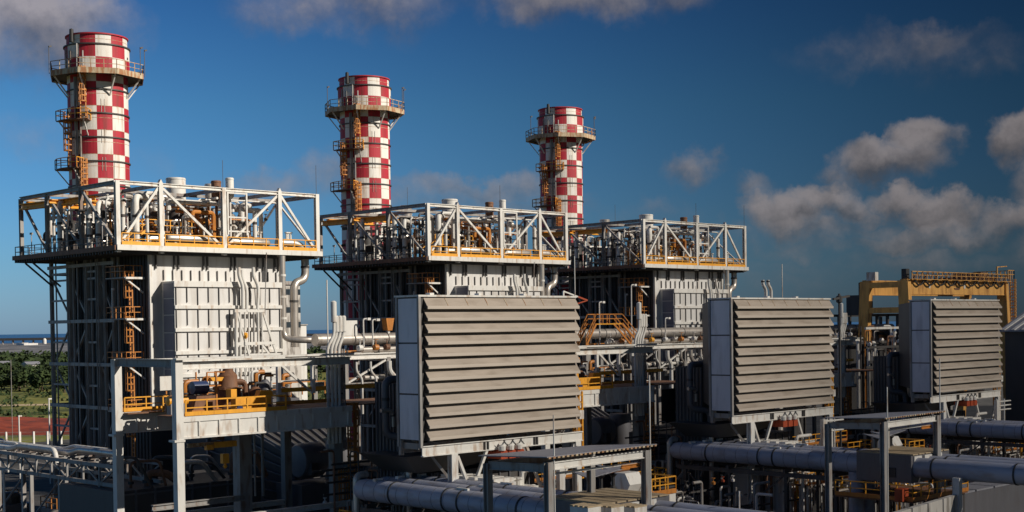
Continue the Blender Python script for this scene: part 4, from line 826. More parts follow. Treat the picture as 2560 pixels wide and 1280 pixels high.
# ================================================================ BUS DUCTS
def bus():
    for i, x in enumerate((1.35, 3.5, 5.65)):
        t = thing('bus_duct', ('front', 'middle', 'rear')[i]+' blue-grey bus duct of three in the {U} unit', 'duct', (x, -34.5, -12.15), 'blue-grey bus ducts', ALL)
        MB().lathe((x, 0, -12.15), [(.05, -34.0), (.45, -34.05), (.72, -34.4), (.82, -35), (.82, -54.8), (.6, -54.9), (.01, -54.9)], 28, axis='y').build('tube', 'ductblue', t, smooth=True)
        for y in (-38.6, -44.5, -46.1, -52): MB().lathe((x, y, -12.15), [(.8, -.07), (.87, -.07), (.87, .07), (.8, .07)], 28, axis='y').build('joint_ring', 'dark', t)
        jk = MB(); y = -35.6
        while y > -54.5: jk.lathe((x, y, -12.15), [(.815, -.03), (.835, 0), (.815, .03)], 28, axis='y'); y -= 1.3
        jk.build('jacket_seam', 'machine', t, smooth=True)
        MB().box(x-.1, x+.1, -46.5, -45.3, -11.34, -11.2).box(x-.35, x+.35, -36.6, -36.3, -11.5, -11.2).build('clamp', 'white', t)
        t = thing('bus_duct_extension', ('front', 'middle', 'rear')[i]+' blue-grey duct beyond the breaker box, {U} unit', 'duct', (x, -61.6, -12.15), 'blue-grey ducts beyond the breaker boxes', (0, 1))
        MB().lathe((x, 0, -12.15), [(.82, -60), (.82, -90), (.01, -90)], 28, axis='y').build('tube', 'ductblue', t, smooth=True)
        for y in (-61.6, -68.6, -75.6): MB().lathe((x, y, -12.15), [(.8, -.07), (.87, -.07), (.87, .07), (.8, .07)], 28, axis='y').build('joint_ring', 'dark', t)
    t = thing('duct_trestle', 'dark braced trestle carrying the {U} bus ducts', 'trestle', (3, -44, GZ), 'trestles under the bus ducts', ALL)
    for x in (.9, 6): MB().bar((x, -35, -13.6), (x, -53, -13.6), .25, .4).build('long_beam', 'steel', t)
    for y in (-36, -41.2, -47.4, -52.5):
        for x in (.9, 6): MB().bar((x, y, GZ), (x, y, -13.8), .32).build('leg', 'steel', t)
        MB().bar((.5, y, -13.25), (6.6, y, -13.25), .25, .3).build('cross_beam', 'steel', t)
    MB().bar((.9, -36, -13.8), (.9, -41, -18), .12).bar((.9, -36, -18), (.9, -41, -13.8), .12).bar((.9, -41.5, -18), (.9, -47, -13.8), .12).build('x_brace', 'steel', t)
    for y in (-54.2,): MB().tube([(1.3, y, -12.9), (1.3, y, GZ)], .62, 16).tube([(3.2, y, -12.9), (3.2, y, GZ)], .62, 16).build('support_tube', 'ductblue', t, smooth=True)
    t = thing('breaker_box', 'dark grey breaker box with pale lids joining the {U} bus ducts under the shed', 'breaker box', (2.7, -57.5, -13.8), 'breaker boxes under the sheds', ALL)
    b = MB().box(.3, 6.7, -60.0, -54.9, -13.4, -11.1).build('housing', 'machine', t)
    lid = MB()
    for i in range(6): lid.box(.45+i*1.03, 1.3+i*1.03, -60.1, -54.8, -11.098, -11.0)
    lid.build('lid', 'timber', t)
    fp = MB()
    for i in range(3): fp.box(.7+i*1.7, 1.9+i*1.7, -60.09, -60.003, -12.2, -11.2)
    fp.build('front_cover', 'white', t)
    MB().box(.22, .297, -58.6, -57.2, -13.0, -12.2).build('hatch', 'dark', t)
    t = thing('breaker_platform', 'rusty orange railed platform around the {U} breaker box', 'platform', (2, -58, GZ), 'platforms round the breaker boxes', ALL)
    MB().box(-1.6, 7.6, -61.2, -54.0, -14.75, -14.6).build('deck', 'brown', t)
    toe(MB(), [(-1.65, -54, -14.6), (-1.65, -61.25, -14.6), (7.6, -61.25, -14.6)], .32, .06).build('kickboard', 'orange', t)
    rails(MB(), [(-1.6, -54, -14.5), (-1.6, -61.2, -14.5), (7.6, -61.2, -14.5)], 1.15, 1.4, .04).build('handrail', 'yellow', t)
    for x, y in ((-1.3, -54.4), (-1.3, -60.9), (7.3, -60.9), (7.3, -54.4), (3, -60.9)): MB().bar((x, y, GZ), (x, y, -14.8), .25).build('leg', 'steel', t)
    MB().box(-2.2, -1.2, -60.6, -59.9, -14.6, -13.6).build('control_cabinet', 'redbox', t)
    pts = [(1.5, 0), (2.6, .35), (4.0, .1), (5.2, .5), (6.8, .2)]
    t = thing('rain_cover', 'crumpled grey sheet cover on stands behind the {U} breaker box', 'cover', (4, -53.5, -11), 'sheet covers by the breaker boxes', ALL)
    for i in range(3):
        x = 5.6+i*1.25; MB().quadbox([(x, -54.0, -10.4+.12*i), (x+1.7, -54.2, -10.1+.12*i), (x+1.9, -52.3, -10.3+.12*i), (x+.2, -52.2, -10.05+.12*i), (x, -54.0, -10.34+.12*i), (x+1.7, -54.2, -10.04+.12*i), (x+1.9, -52.3, -10.24+.12*i), (x+.2, -52.2, -9.99+.12*i)]).build('sheet', 'roofg', t)
        MB().lathe((x+.8, -53.2, -11), [(.3, -.4), (.12, -.2), (.12, .4), (.3, .6)], 8).bar((x+.8, -53.2, -11), (x+.8, -53.2, GZ), .12).build('pedestal', 'dark', t)
bus()
def low_pipework():
    rg = random.Random(19)
    zones = [('below the {U} bus ducts, left end', 6.2, 9.5, -44.5, -38.5, -16.8, -12.6), ('below the {U} bus ducts, middle', 7, 12, -50, -44.5, -16.8, -13.0), ('behind the {U} shed', 8, 15, -54.5, -49.5, -16.5, -13.2),
             ('left of the {U} bus duct ends', -4.5, .2, -48, -34, -18.5, -14.0), ('in front of the {U} generator house', 11, 18.5, -44.5, -37.5, -17, -12.2), ('between the {U} riser tower and louvred house', 1.5, 7.5, -33, -27.5, -17.5, -9.5)]
    for zi, (ph, xa, xb, ya, yb, za, zb_) in enumerate(zones):
        t = thing('small_bore_pipework', 'thicket of thin pipes and valves '+ph, 'pipework', ((xa+xb)/2, (ya+yb)/2, GZ), 'thickets of thin pipes', ALL)
        dk = zi in (3, 5)
        for i in range(28):
            x = rg.uniform(xa, xb); y = rg.uniform(ya, yb); z = rg.uniform(za, zb_); r = rg.choice((.06, .09, .13)); pts = [(x, y, GZ), (x, y, z)]
            q = rg.random()
            if q < .45: pts += [(x+rg.choice((-1, 1))*rg.uniform(.6, 2.4), y, z)]
            elif q < .8: pts += [(x, y-rg.uniform(.6, 2.5), z)]
            if len(pts) > 2 and rg.random() < .5: pts.append((pts[-1][0], pts[-1][1], z-rg.uniform(.8, 2.5)))
            MB().tube(pts, r, 7, .3).build('pipe', rg.choice(('steel', 'grey', 'brown', 'white', 'lag')) if dk else rg.choice(('white', 'white', 'white', 'lag', 'orange', 'brown', 'yellow')), t, smooth=True)
        for i in range(6):
            z = rg.uniform(za, zb_-.6); y = rg.uniform(ya, yb); MB().bar((xa, y, z), (xb, y, z), .12, .16).build('support_beam', 'steel' if dk or i % 2 else 'white', t)
        for i in range(12):
            x = rg.uniform(xa, xb); y = rg.uniform(ya, yb); z = rg.uniform(za+.5, zb_); r = rg.uniform(.1, .22)
            MB().lathe((x, y, z), [(.01, -r), (r, -r*.6), (r, r*.6), (.01, r)], 8, axis=rg.choice('xyz')).tube([(x, y, z), (x, y, z+r*2.2)], .04, 5).lathe((x, y, z+r*2.2), [(r*.9, 0), (r*.9, .06)], 8).build('valve', rg.choice(('white', 'orange', 'brown', 'steel', 'redbox')), t)
    for i, (x0, x1, y, z, ph) in enumerate(((7, 17.5, -45.6, -15.2, 'in front of the {U} generator house'), (8.5, 18.5, -52, -15.8, 'behind the {U} shed'), (-4, 1, -33.5, -15, 'left of the {U} bus duct ends'), (20, 34, -33, -13.5, 'in the gap right of the {U} louvred house'))):
        t = thing('access_platform', 'orange railed access platform '+ph, 'platform', (x0, y, GZ), 'low access platforms', ALL if i != 3 else (0, 1))
        MB().box(x0, x1, y, y+1.4, z-.12, z).build('deck', 'brown', t); toe(MB(), [(x0, y-.04, z+.01), (x1, y-.04, z+.01)], .25, .05).build('kickboard', 'orange', t)
        rails(MB(), [(x0, y+1.4, z), (x0, y, z), (x1, y, z), (x1, y+1.4, z)], 1.1, 1.3, .04).build('handrail', 'yellow', t)
        for x in (x0+.2, (x0+x1)/2, x1-.2): MB().bar((x, y+.7, GZ), (x, y+.7, z-.13), .2).build('leg', 'steel', t)
low_pipework()
# ================================================================ SHEDS over the breaker boxes
def shed():
    t = thing('open_shed', 'open steel shed with flat grey sheet roof over the {U} breaker box', 'shed', (-5.5, -60.8, GZ), 'open sheds', (0, 1))
    P_ = [(-5.6, -55.9), (-5.3, -60.75), (4.0, -60.3), (4.0, -55.6)]
    for i, (x, y) in enumerate(P_):
        MB().hbeam((x, y, GZ), (x, y, -7.95 if y < -58 else -8.3), .42, .42, .07).build('post', 'white' if False else 'grey', t)
    MB().quadbox([(-5.9, -61.25, -7.62), (4.5, -60.85, -7.62), (4.5, -55.2, -8.0), (-6.0, -55.5, -7.85), (-5.9, -61.25, -7.56), (4.5, -60.85, -7.56), (4.5, -55.2, -7.94), (-6.0, -55.5, -7.79)]).build('roof_sheet', 'roofg', t)
    c = MB()
    for i in range(26): x = -5.8+i*.4; c.box(x, x+.2, -61.3+.0385*(x+5.9), -61.2+.0385*(x+5.9), -7.7, -7.6)
    c.build('corrugated_edge', 'rust', t)
    MB().hbeam((-5.1, -60.75, -8.2), (3.8, -60.3, -8.2), .25, .5, .07).build('eaves_beam', 'white', t)
    MB().hbeam((-5.6, -56.1, -8.4), (-5.35, -60.5, -8.3), .25, .5, .07).hbeam((-5.4, -55.85, -8.45), (3.9, -55.6, -8.45), .25, .5, .07).build('eaves_beam', 'grey', t)
    MB().bar((-4.9, -60.2, -8.75), (3.7, -59.9, -8.75), .12).bar((-4.9, -57.5, -8.6), (3.7, -57.3, -8.6), .12).build('purlin', 'white', t)
    MB().hbeam((2.0, -60.0, -8.9), (3.9, -59.9, -8.9), .2, .25, .05).build('hoist_rail', 'orange', t)
    m = MB()
    for x, y in ((-5.0, -60.95), (4.25, -60.5)): m.tube([(x, y, GZ), (x, y, -3.2 if x > 0 else -5.2)], .05, 6)
    m.build('lightning_mast', 'white', t)
shed()
t = thing('firewall', 'streaked concrete panel wall in front of the right-hand shed', 'wall', (36, -66, GZ))
a = at(2150, 1300, 'y', -66); b = at(2395, 1222, 'y', -63.5); c_ = at(2150, 1283, 'y', -66)
for i in range(6):
    A = c_.lerp(b, i/6); B = c_.lerp(b, (i+1)/6-.012); MB().quadbox([(A.x, A.y, GZ), (B.x, B.y, GZ), (B.x-.1, B.y+.4, GZ), (A.x-.1, A.y+.4, GZ), (A.x, A.y, -13.9), (B.x, B.y, -13.9), (B.x-.1, B.y+.4, -13.9), (A.x-.1, A.y+.4, -13.9)]).build('panel', 'concrete', t)
MB().box(b.x+.02, b.x+.5, b.y-.1, b.y+.5, GZ, -12.6).build('end_post', 'white', t)
# ================================================================ TRANSFORMERS AND YARD GEAR below the louvres
def yard():
    t = thing('lube_oil_module', 'white lube oil tank box with capped necks below the {U} louvres', 'tank', (10, -41, GZ), 'white tank boxes below the louvres', ALL)
    MB().box(9.0, 12.4, -42.4, -39.8, GZ, -12.3).build('tank', 'white', t)
    n = MB()
    for x in (9.5, 10.6, 11.4): n.lathe((x, -41.2, -12.3), [(.3, 0), (.3, .5), (.4, .5), (.4, .65), (.01, .65)], 10)
    n.tube([(11.8, -41.2, -12.3), (11.8, -41.2, -11.2), (14.2, -41.2, -11.2)], .16, 8); n.build('neck', 'white', t)
    t = thing('ribbed_cooler_bank', 'sunlit white ribbed cooler boxes just behind the {U} bus ducts', 'cooler', (5.2, -39, GZ), 'ribbed cooler banks', ALL)
    MB().box(7.0, 8.9, -43.5, -37.0, GZ, -11.6).build('casing', 'panel', t)
    r = MB()
    for i in range(6): r.box(6.9, 8.95, -43.2+i*1.05, -42.5+i*1.05, -11.598, -11.3)
    r.build('fin', 'white', t)
    t = thing('generator_house', 'large dark grey generator house under the {U} louvred intake', 'enclosure', (6, -38, GZ), 'generator houses', ALL)
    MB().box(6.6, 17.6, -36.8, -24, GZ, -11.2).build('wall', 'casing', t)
    r = MB()
    for i in range(12): r.box(6.48, 6.597, -36.6+i*1.05, -36.5+i*1.05, GZ, -11.2)
    for i in range(10): r.box(6.9+i*1.1, 7.0+i*1.1, -36.92, -36.803, GZ, -11.2)
    r.build('rib', 'machine', t)
    t = thing('hexagonal_filter', 'pale hexagonal drum on a white railed skid under the {U} shed', 'filter', (9, -54, GZ), 'hexagonal drums', (0, 1))
    c0 = at(1525, 1208, 'y', -49) ; hx = [(c0.x, -50+.95*math.cos(rad(60*i)), c0.z+.95*math.sin(rad(60*i))) for i in range(6)]
    MB().prism(hx, (1.6, 0, 0)).build('drum', 'white', t)
    MB().box(c0.x-.3, c0.x+4.6, -51.5, -48.5, c0.z-2.6, c0.z-1.0).build('skid', 'white', t)
    toe(MB(), [(c0.x+.4, -51.55, c0.z-.95), (c0.x+4.6, -51.55, c0.z-.95)], .35, .06).build('kickboard', 'orange', t)
    rails(MB(), [(c0.x+1.8, -51.5, c0.z-.8), (c0.x+4.6, -51.5, c0.z-.8), (c0.x+4.6, -48.5, c0.z-.8)], 1.1, 1, .04).build('handrail', 'yellow', t)
    MB().box(c0.x-.5, c0.x+4.8, -51.3, -48.6, GZ, c0.z-2.62).build('plinth', 'machine', t)
    rg = random.Random(11)
    for i in range(14):
        x = rg.uniform(6.8, 18); y = rg.uniform(-50, -42); z = rg.uniform(-15.5, -12.8); r = rg.choice((.1, .16, .24))
        t = thing('yard_pipe', ORD[i]+' bent yard pipe in the low pipework before the {U} generator house', 'pipe', (x, y, GZ), 'bent yard pipes', ALL)
        x2 = x+rg.choice((-1, 1))*rg.uniform(1, 3); MB().tube([(x, y, GZ), (x, y, z), (x2, y, z), (x2, y, z-rg.uniform(.8, 3))], r, 8, .4).build('pipe_run', rg.choice(('white', 'white', 'lag', 'steel', 'orange')), t, smooth=True); MB().lathe((x, y, z-1.0), [(r+.1, -.07), (r+.1, .07)], 8).build('flange', 'white', t)
    t = thing('terminal_panel', 'white slatted pipe manifold under the right corner of the {U} louvred house', 'manifold', (15, -42, -12), 'slatted manifolds', ALL)
    m = MB()
    for z in (-9.9, -10.4, -10.9): m.tube([(15.2, -42, z), (18.9, -42, z)], .09, 8)
    for x in (15.3, 17.2): m.tube([(x, -42, -9.6), (x, -42, -14)], .12, 8)
    m.build('manifold_pipes', 'white', t, smooth=True); MB().box(15.0, 15.6, -42.2, -41.8, -15, -9.7).build('support', 'white', t)
    t = thing('yard_wall', 'low dark equipment block with pale sheet top right of the {U} shed', 'equipment block', (10, -54, GZ), 'low equipment blocks', (0, 1))
    MB().box(6.2, 24, -61.0, -57.8, GZ, -14.9).build('block', 'machine', t)
    s = MB()
    for i in range(5): s.box(6.6+i*3.4, 9.7+i*3.4, -60.8, -58.0, -14.898, -14.75)
    s.build('sheet_top', 'roofg', t)
    for k in range(3):
        t = thing('timber_crate', ('left', 'centre', 'right')[k]+' pale slatted crate of three before the {U} shed post', 'crate', (3+k*1.4, -60.5, -13), 'pale crates', (0,))
        p = at(1470+k*58, 1262, 'y', -63.5); MB().box(p.x-.55, p.x+.55, -64.0, -62.6, p.z-1.4, p.z-.1).build('box', 'white', t); sl_ = MB()
        for j in range(4): sl_.box(p.x-.58, p.x+.58, -64.0+j*.38, -63.75+j*.38, p.z-.098, p.z+0)
        sl_.build('slat', 'timber', t); MB().box(p.x-.6, p.x+.6, -64.1, -62.5, GZ, p.z-1.42).build('plinth', 'machine', t)
yard()
# ================================================================ GANTRY CRANE
def lateral(u, v, Z): return CAM+ray(u, v)*Z
def crane():
    A = lateral(2268, 700, 200); x0, y0 = A.x, A.y; X1 = at(2518, 690, 'y', y0).x; Y1 = at(2172, 700, 'x', x0).y
    zt = at(2268, 690, 'y', y0).z; zb = at(2268, 735, 'y', y0).z
    t = thing('gantry_crane', 'ochre gantry crane with box girder behind the right-hand louvred houses', 'crane', (x0, y0, GZ))
    for y in (y0, Y1):
        g = MB().box(x0, X1, y, y+1.1, zb+.1, zt-.55).box(x0, X1, y-.04, y+1.14, zt-.55, zt-.4).box(x0, X1, y-.04, y+1.14, zb-.02, zb+.1).build('girder', 'crane', t)
    xs = x0+(X1-x0)*.47; MB().box(x0+11.6, x0+11.68, y0-.05, y0-.003, zb+.1, zt-.55).build('girder_splice', 'brown', t)
    e = MB().lathe((x0+6.5, y0-.06, zb+1.2), [(.01, 0), (.3, 0), (.3, .05)], 12, axis='y').lathe((x0+17.5, y0-.06, zb+1.2), [(.01, 0), (.3, 0), (.3, .05)], 12, axis='y'); e.build('round_emblem', 'white', t)
    em = MB()
    for i in range(5):
        ex = xs-.85+i*.42; em.box(ex-.16, ex+.16, y0-.07, y0-.045, zb+1.75, zb+1.85).box(ex-.16, ex-.08, y0-.07, y0-.045, zb+1.3, zb+1.75)
        if i % 2: em.box(ex+.08, ex+.16, y0-.07, y0-.045, zb+1.3, zb+1.75)
        else: em.box(ex-.08, ex+.16, y0-.07, y0-.045, zb+1.3, zb+1.4)
    em.prism([(xs-1.0, y0-.07, zb+1.05), (xs-.7, y0-.07, zb+.75), (xs+.7, y0-.07, zb+.75), (xs+1.0, y0-.07, zb+1.05)], (0, .025, 0))
    em.build('maker_emblem', 'brown', t)
    # end frames: splayed legs with two cross ties
    for x in (x0+.2, X1-.5):
        for (ya, yb) in ((y0+.6, y0-.7), (Y1+.5, Y1+2.0)):
            MB().quadbox([(x-.55, yb-.7, GZ), (x+.45, yb-.7, GZ), (x+.45, yb+.6, GZ), (x-.55, yb+.6, GZ), (x-.5, ya-.85, zt-.6), (x+.4, ya-.85, zt-.6), (x+.4, ya+.85, zt-.6), (x-.5, ya+.85, zt-.6)]).build('leg', 'crane', t)
        for z in (zt-1.2, zt-5.0):
            MB().box(x-.45, x+.35, y0+.4, Y1+.5, z-.42, z+.42).build('cross_tie', 'crane', t)
        MB().box(x-.7, x+.6, y0-2, Y1+3, GZ, GZ+1.2).build('sill_beam', 'crane', t)
    # festoon cable loops, walkway rails and trolley
    f = MB(); n = 9
    for k in range(n):
        xa = x0+1.2+(X1-x0-3)*k/n; xb = x0+1.2+(X1-x0-3)*(k+1)/n; prev = None
        for j in range(9):
            s = j/8; q = Vector((xa+(xb-xa)*s, y0-.4, zt-.1-4*1.35*s*(1-s)*.9))
            if prev is not None: f.bar(prev, q, .2)
            prev = q
        for dx in (.25, .5): f.bar((xa, y0-.4, zt+.3), (xa+dx, y0-.4, zt-.9), .16)
    f.build('festoon_cable', 'rubber', t)
    rails(MB(), [(x0+.5, y0-.5, zt-.4), (X1, y0-.5, zt-.4)], 1.1, 1.5, .05).bar((x0, y0-.5, zt-.45), (X1, y0-.5, zt-.45), .5, .08).build('walkway', 'crane', t)
    zz = MB(); k = 0; xx = x0+.4
    while xx < X1-.8: zz.bar((xx, y0-.5, zt-.35 if k % 2 else zt+.7), (xx+.8, y0-.5, zt+.7 if k % 2 else zt-.35), .1); xx += .8; k += 1
    zz.build('walkway_lattice', 'brown', t)
    tr = MB().box(X1-9, X1-4.5, y0-.2, Y1+1, zt-.35, zt+.3).box(X1-8, X1-6, y0+.6, Y1-1, zt+.3, zt+1.0).build('trolley', 'brown', t)
    rails(MB(), [(X1-1, y0-.6, zt), (X1+1.2, y0-.6, zt), (X1+1.2, Y1, zt)], 1.4, .8, .06).box(X1-3.5, X1-3.3, y0, y0+.2, zt, zt+2).bar((X1-3.4, y0+.1, zt+1.9), (X1, y0+.1, zt+2.1), .15).build('end_platform', 'crane', t)
    lm = MB(); ladder(lm, X1+1.2, y0-.3, zb-8, zt, (1, 0, 0), True, .8); lm.build('access_ladder', 'crane', t)
    MB().box(x0-.2, x0+.7, Y1-1.2, Y1+.3, zt-.5, zt+.8).build('electric_cabinet', 'white', t)
    MB().box(x0+.1, x0+1.0, y0+.2, y0+1.0, zt-.5, zt+1.1).build('winch_post', 'dark', t)
    return x0, y0
crane()
def far_steel():
    t = thing('dark_steel_structure', 'dark equipment frame standing behind the yellow crane legs', 'steel structure', (100, 10, GZ))
    m = MB(); a = lateral(2165, 700, 215)
    for i in range(5):
        x = a.x+i*3.2
        for j in range(2): m.bar((x, a.y+j*5, GZ), (x, a.y+j*5, 1.2), .4)
    for z in (-5, -2, 1): m.bar((a.x-2, a.y, z), (a.x+14, a.y, z), .4); m.bar((a.x-2, a.y+5, z), (a.x+14, a.y+5, z), .4)
    m.build('frame', 'steel', t)
    MB().box(a.x-1, a.x+2, a.y, a.y+3, 1, 4.2).box(a.x-.6, a.x+.4, a.y, a.y+1, 4.2, 6.2).build('vessel', 'steel', t); MB().box(a.x+5, a.x+7, a.y+.3, a.y+3, -4, -1.5).build('box', 'orange', t)
    t = thing('jib_arm', 'dark weather vane like jib on a mast right of the middle louvred house', 'mast', (60, -38, GZ))
    q = at(2098, 748, 'y', -36); MB().tube([(q.x, -36, GZ), (q.x, -36, q.z+.6)], .13, 8).build('mast', 'steel', t); MB().bar((q.x-1.2, -36, q.z), (q.x+1.5, -36.3, q.z+.35), .22).lathe((q.x, -36, q.z), [(.01, .5), (.35, .3), (.35, -.3), (.01, -.5)], 10).build('arm', 'steel', t)
    t = thing('turbine_hall', 'grey hall with slanted striped roof at the far right edge', 'building', (150, -20, GZ))
    a = lateral(2512, 765, 185)
    MB().box(a.x, a.x+60, a.y-40, a.y, GZ, -1.6).build('wall', 'casing', t)
    MB().quadbox([(a.x-.6, a.y-41, -1.7), (a.x+14, a.y-41, 3.2), (a.x+14, a.y+.6, 3.2), (a.x-.6, a.y+.6, -1.7), (a.x-.6, a.y-41, -1.5), (a.x+14, a.y-41, 3.4), (a.x+14, a.y+.6, 3.4), (a.x-.6, a.y+.6, -1.5)]).build('roof', 'roofg', t)
    r = MB()
    for i in range(30): y = a.y-i*1.4; r.bar((a.x-.6, y, -1.44), (a.x+14, y-.5, 3.46), .5, .12)
    r.build('roof_rib', 'white', t)
    d = MB()
    for i in range(6): d.box(a.x-.06, a.x-.003, a.y-5.5-i*6, a.y-4-i*6, -9.5, -6.5)
    d.build('window', 'glass', t)
    t = thing('service_tower', 'slim grey block with dark window bands seen right of the left boiler', 'building', (60, 100, GZ))
    a = lateral(706, 720, 330); MB().box(a.x, a.x+5.2, a.y, a.y+8, GZ, at(720, 712, 'y', a.y).z).build('wall', 'concrete', t)
    w = MB()
    for v in (730, 775, 812): z = at(720, v, 'y', a.y).z; w.box(a.x-.03, a.x+5.23, a.y-.03, a.y+8.03, z-.7, z+.7)
    w.build('window', 'glass', t); MB().box(a.x-.4, a.x+5.6, a.y-.4, a.y+8.4, at(720, 712, 'y', a.y).z+.01, at(720, 712, 'y', a.y).z+.9).build('parapet', 'grey', t)
    t = thing('block_house', 'small flat roofed hut on the skyline right of the tall downpipe', 'building', (90, 130, GZ))
    a = lateral(735, 820, 360); MB().box(a.x, a.x+4, a.y, a.y+8, GZ, 1.2).build('wall', 'panel', t); MB().box(a.x-.05, a.x+1.6, a.y-.05, a.y+8.1, -3, .9).build('window', 'glass', t); MB().box(a.x-.3, a.x+4.3, a.y-.3, a.y+8.3, 1.21, 1.5).build('roof', 'grey', t)
far_steel()
t = thing('switchgear_block', 'dark windowless block between the two right louvred houses, below the crane', 'building', (112, -18, GZ))
a = at(2112, 862, 'y', -18); b = at(2290, 862, 'y', -18); MB().box(a.x, b.x, -18, -14.5, GZ, a.z).build('wall', 'dark', t); MB().box(a.x-.2, b.x+.2, -18.2, -14.3, a.z+.002, a.z+.3).build('parapet', 'steel', t)
m = MB()
for i in range(8): xx = a.x+.8+i*(b.x-a.x-1)/8; m.box(xx, xx+.12, -18.12, -18.003, GZ, a.z-.1)
m.build('rib', 'steel', t)
rg = random.Random(88); t = thing('small_bore_pipework', 'tangle of thin white and rusty pipes before the dark block under the crane', 'pipework', (a.x+3, -20, GZ))
for i in range(46):
    x = rg.uniform(a.x-1, b.x); y = rg.uniform(-22, -18.6); z = rg.uniform(-7.5, -.6); r = rg.choice((.08, .12, .2)); q = [(x, y, GZ), (x, y, z)]
    if i % 3: q += [(x+rg.choice((-1, 1))*rg.uniform(.6, 2.5), y, z)]
    if i % 3 == 2: q.append((q[-1][0], y, z-rg.uniform(1, 3)))
    MB().tube(q, r, 7, .35).build('pipe', rg.choice(('white', 'white', 'lag', 'brown', 'steel', 'orange')), t, smooth=True)
for i in range(20):
    x = rg.uniform(a.x-1, b.x); z = rg.uniform(-6, -1); r = rg.uniform(.2, .4); MB().lathe((x, -22.2, z), [(.01, -r), (r, -r*.6), (r, r*.6), (.01, r)], 8, axis=rg.choice('xyz')).build('valve', rg.choice(('white', 'brown', 'lag', 'orange')), t)
for z in (-.9, -3.4, -6.0): MB().bar((a.x-1.5, -22, z), (b.x, -22, z), .25, .3).build('support_beam', 'steel' if z < -1 else 'white', t)
t = thing('guard_light', 'white floodlight box on the header pipe behind the left pipe cluster', 'lamp', (30, -4, -.4), None)
p = at(869, 822, 'y', -4.2); MB().box(p.x-.95, p.x+.95, -4.6, -4.3, p.z-.75, p.z+.85).build('housing', 'white', t); MB().bar((p.x, -4.2, p.z-.75), (p.x, -4.2, -.5), .2).build('post', 'grey', t)
for i, (u, v0, v1) in enumerate(((908, 797, 836), (931, 799, 836), (1498, 755, 800), (1578, 712, 850), (1663, 795, 822))):
    p = at(u, v0, 'y', -5.5); b = at(u+1, v1, 'y', -5.5)
    lab = ('left of two short hooked lamp posts on the pipe beside the left louvred house', 'right of two short hooked lamp posts on the pipe beside the left louvred house', 'hooked lamp post above the orange stair right of the left louvred house', 'tall white post right of the orange stair platform', 'thin hooked lamp in front of the right boiler inlet box')[i]
    t = thing('lamp_post', lab, 'lamp post', (b.x, -5.5, b.z), 'lamps on the pipe bridges')
    MB().tube([(b.x, -5.5, min(b.z, -2.3)), (p.x, -5.5, p.z), (p.x+.5, -5.6, p.z)], .08, 8, .3).build('pole', 'white', t); MB().box(p.x+.4, p.x+.8, -5.75, -5.45, p.z-.15, p.z+.1).build('lamp_head', 'white', t)
t = thing('orange_lantern', 'orange tapered signal housing on the header pipe left of the louvred house', 'signal', (36, -5, -.4), None)
p = at(972, 812, 'y', -4.2); MB().prism([(p.x-.3, -4.4, p.z-.6), (p.x+.3, -4.4, p.z-.6), (p.x+.6, -4.4, p.z+.7), (p.x-.5, -4.4, p.z+.7)], (0, .8, 0)).build('housing', 'orange', t); MB().bar((p.x, -4.1, p.z-.6), (p.x, -4.1, -.5), .25).build('stem', 'white', t)
for i, (u, v) in enumerate(((1908, 700), (1921, 700))):
    t = thing('bent_vent', ('left', 'right')[i]+' of two bent white vents rising above the middle louvred house', 'vent', (60, -20, 0), 'pairs of bent vents')
    y = -8; p = at(u, v, 'y', y); MB().tube([(p.x-.5, y, GZ), (p.x+.6, y, 2.2), (p.x+.6, y, p.z-1.3), (p.x-.1, y, p.z-.6), (p.x-.1, y, p.z)], .22, 10, .5).build('pipe_run', 'white', t, smooth=True); MB().lathe((p.x-.1, y, p.z-.2), [(.26, -.1), (.26, .1)], 10).build('rim', 'steel', t)
for i, (u, v0, v1, y, lab) in enumerate(((817, 700, 880, -10, 'thin lightning mast against the sea left of the middle boiler'), (1436, 640, 745, -36, 'thin white mast rising behind the right end of the left louvres'), (1955, 660, 750, -5, 'thin mast on the skyline above the middle louvred house'), (1848, 1228, 1290, -66, 'short white rod in front of the dark wall bottom right'))):
    p = at(u, v0, 'y', y); t = thing('lightning_mast', lab, 'mast', (p.x, y, GZ)); MB().tube([(p.x, y, GZ), (p.x, y, p.z)], .07 if y > -30 else .05, 6).build('rod', 'white', t); MB().lathe((p.x, y, GZ), [(.3, 0), (.3, .3), (.1, .5)], 8).build('base', 'steel', t)
t = thing('barrier_arm', 'red and white crane boom tip above the right end of the left louvres', 'boom', (30, -36, 4))
a = at(1408, 728, 'y', -33); b = at(1468, 751, 'y', -33); MB().bar(a, a.lerp(b, .6), .12).build('white_section', 'white', t); MB().bar(a.lerp(b, .6), b, .14).bar(b, a.lerp(b, .5)+Vector((0, 0, -.75)), .1).build('red_section', 'redbox', t); MB().bar(a, (a.x, a.y, -8), .15).build('mast', 'white', t)
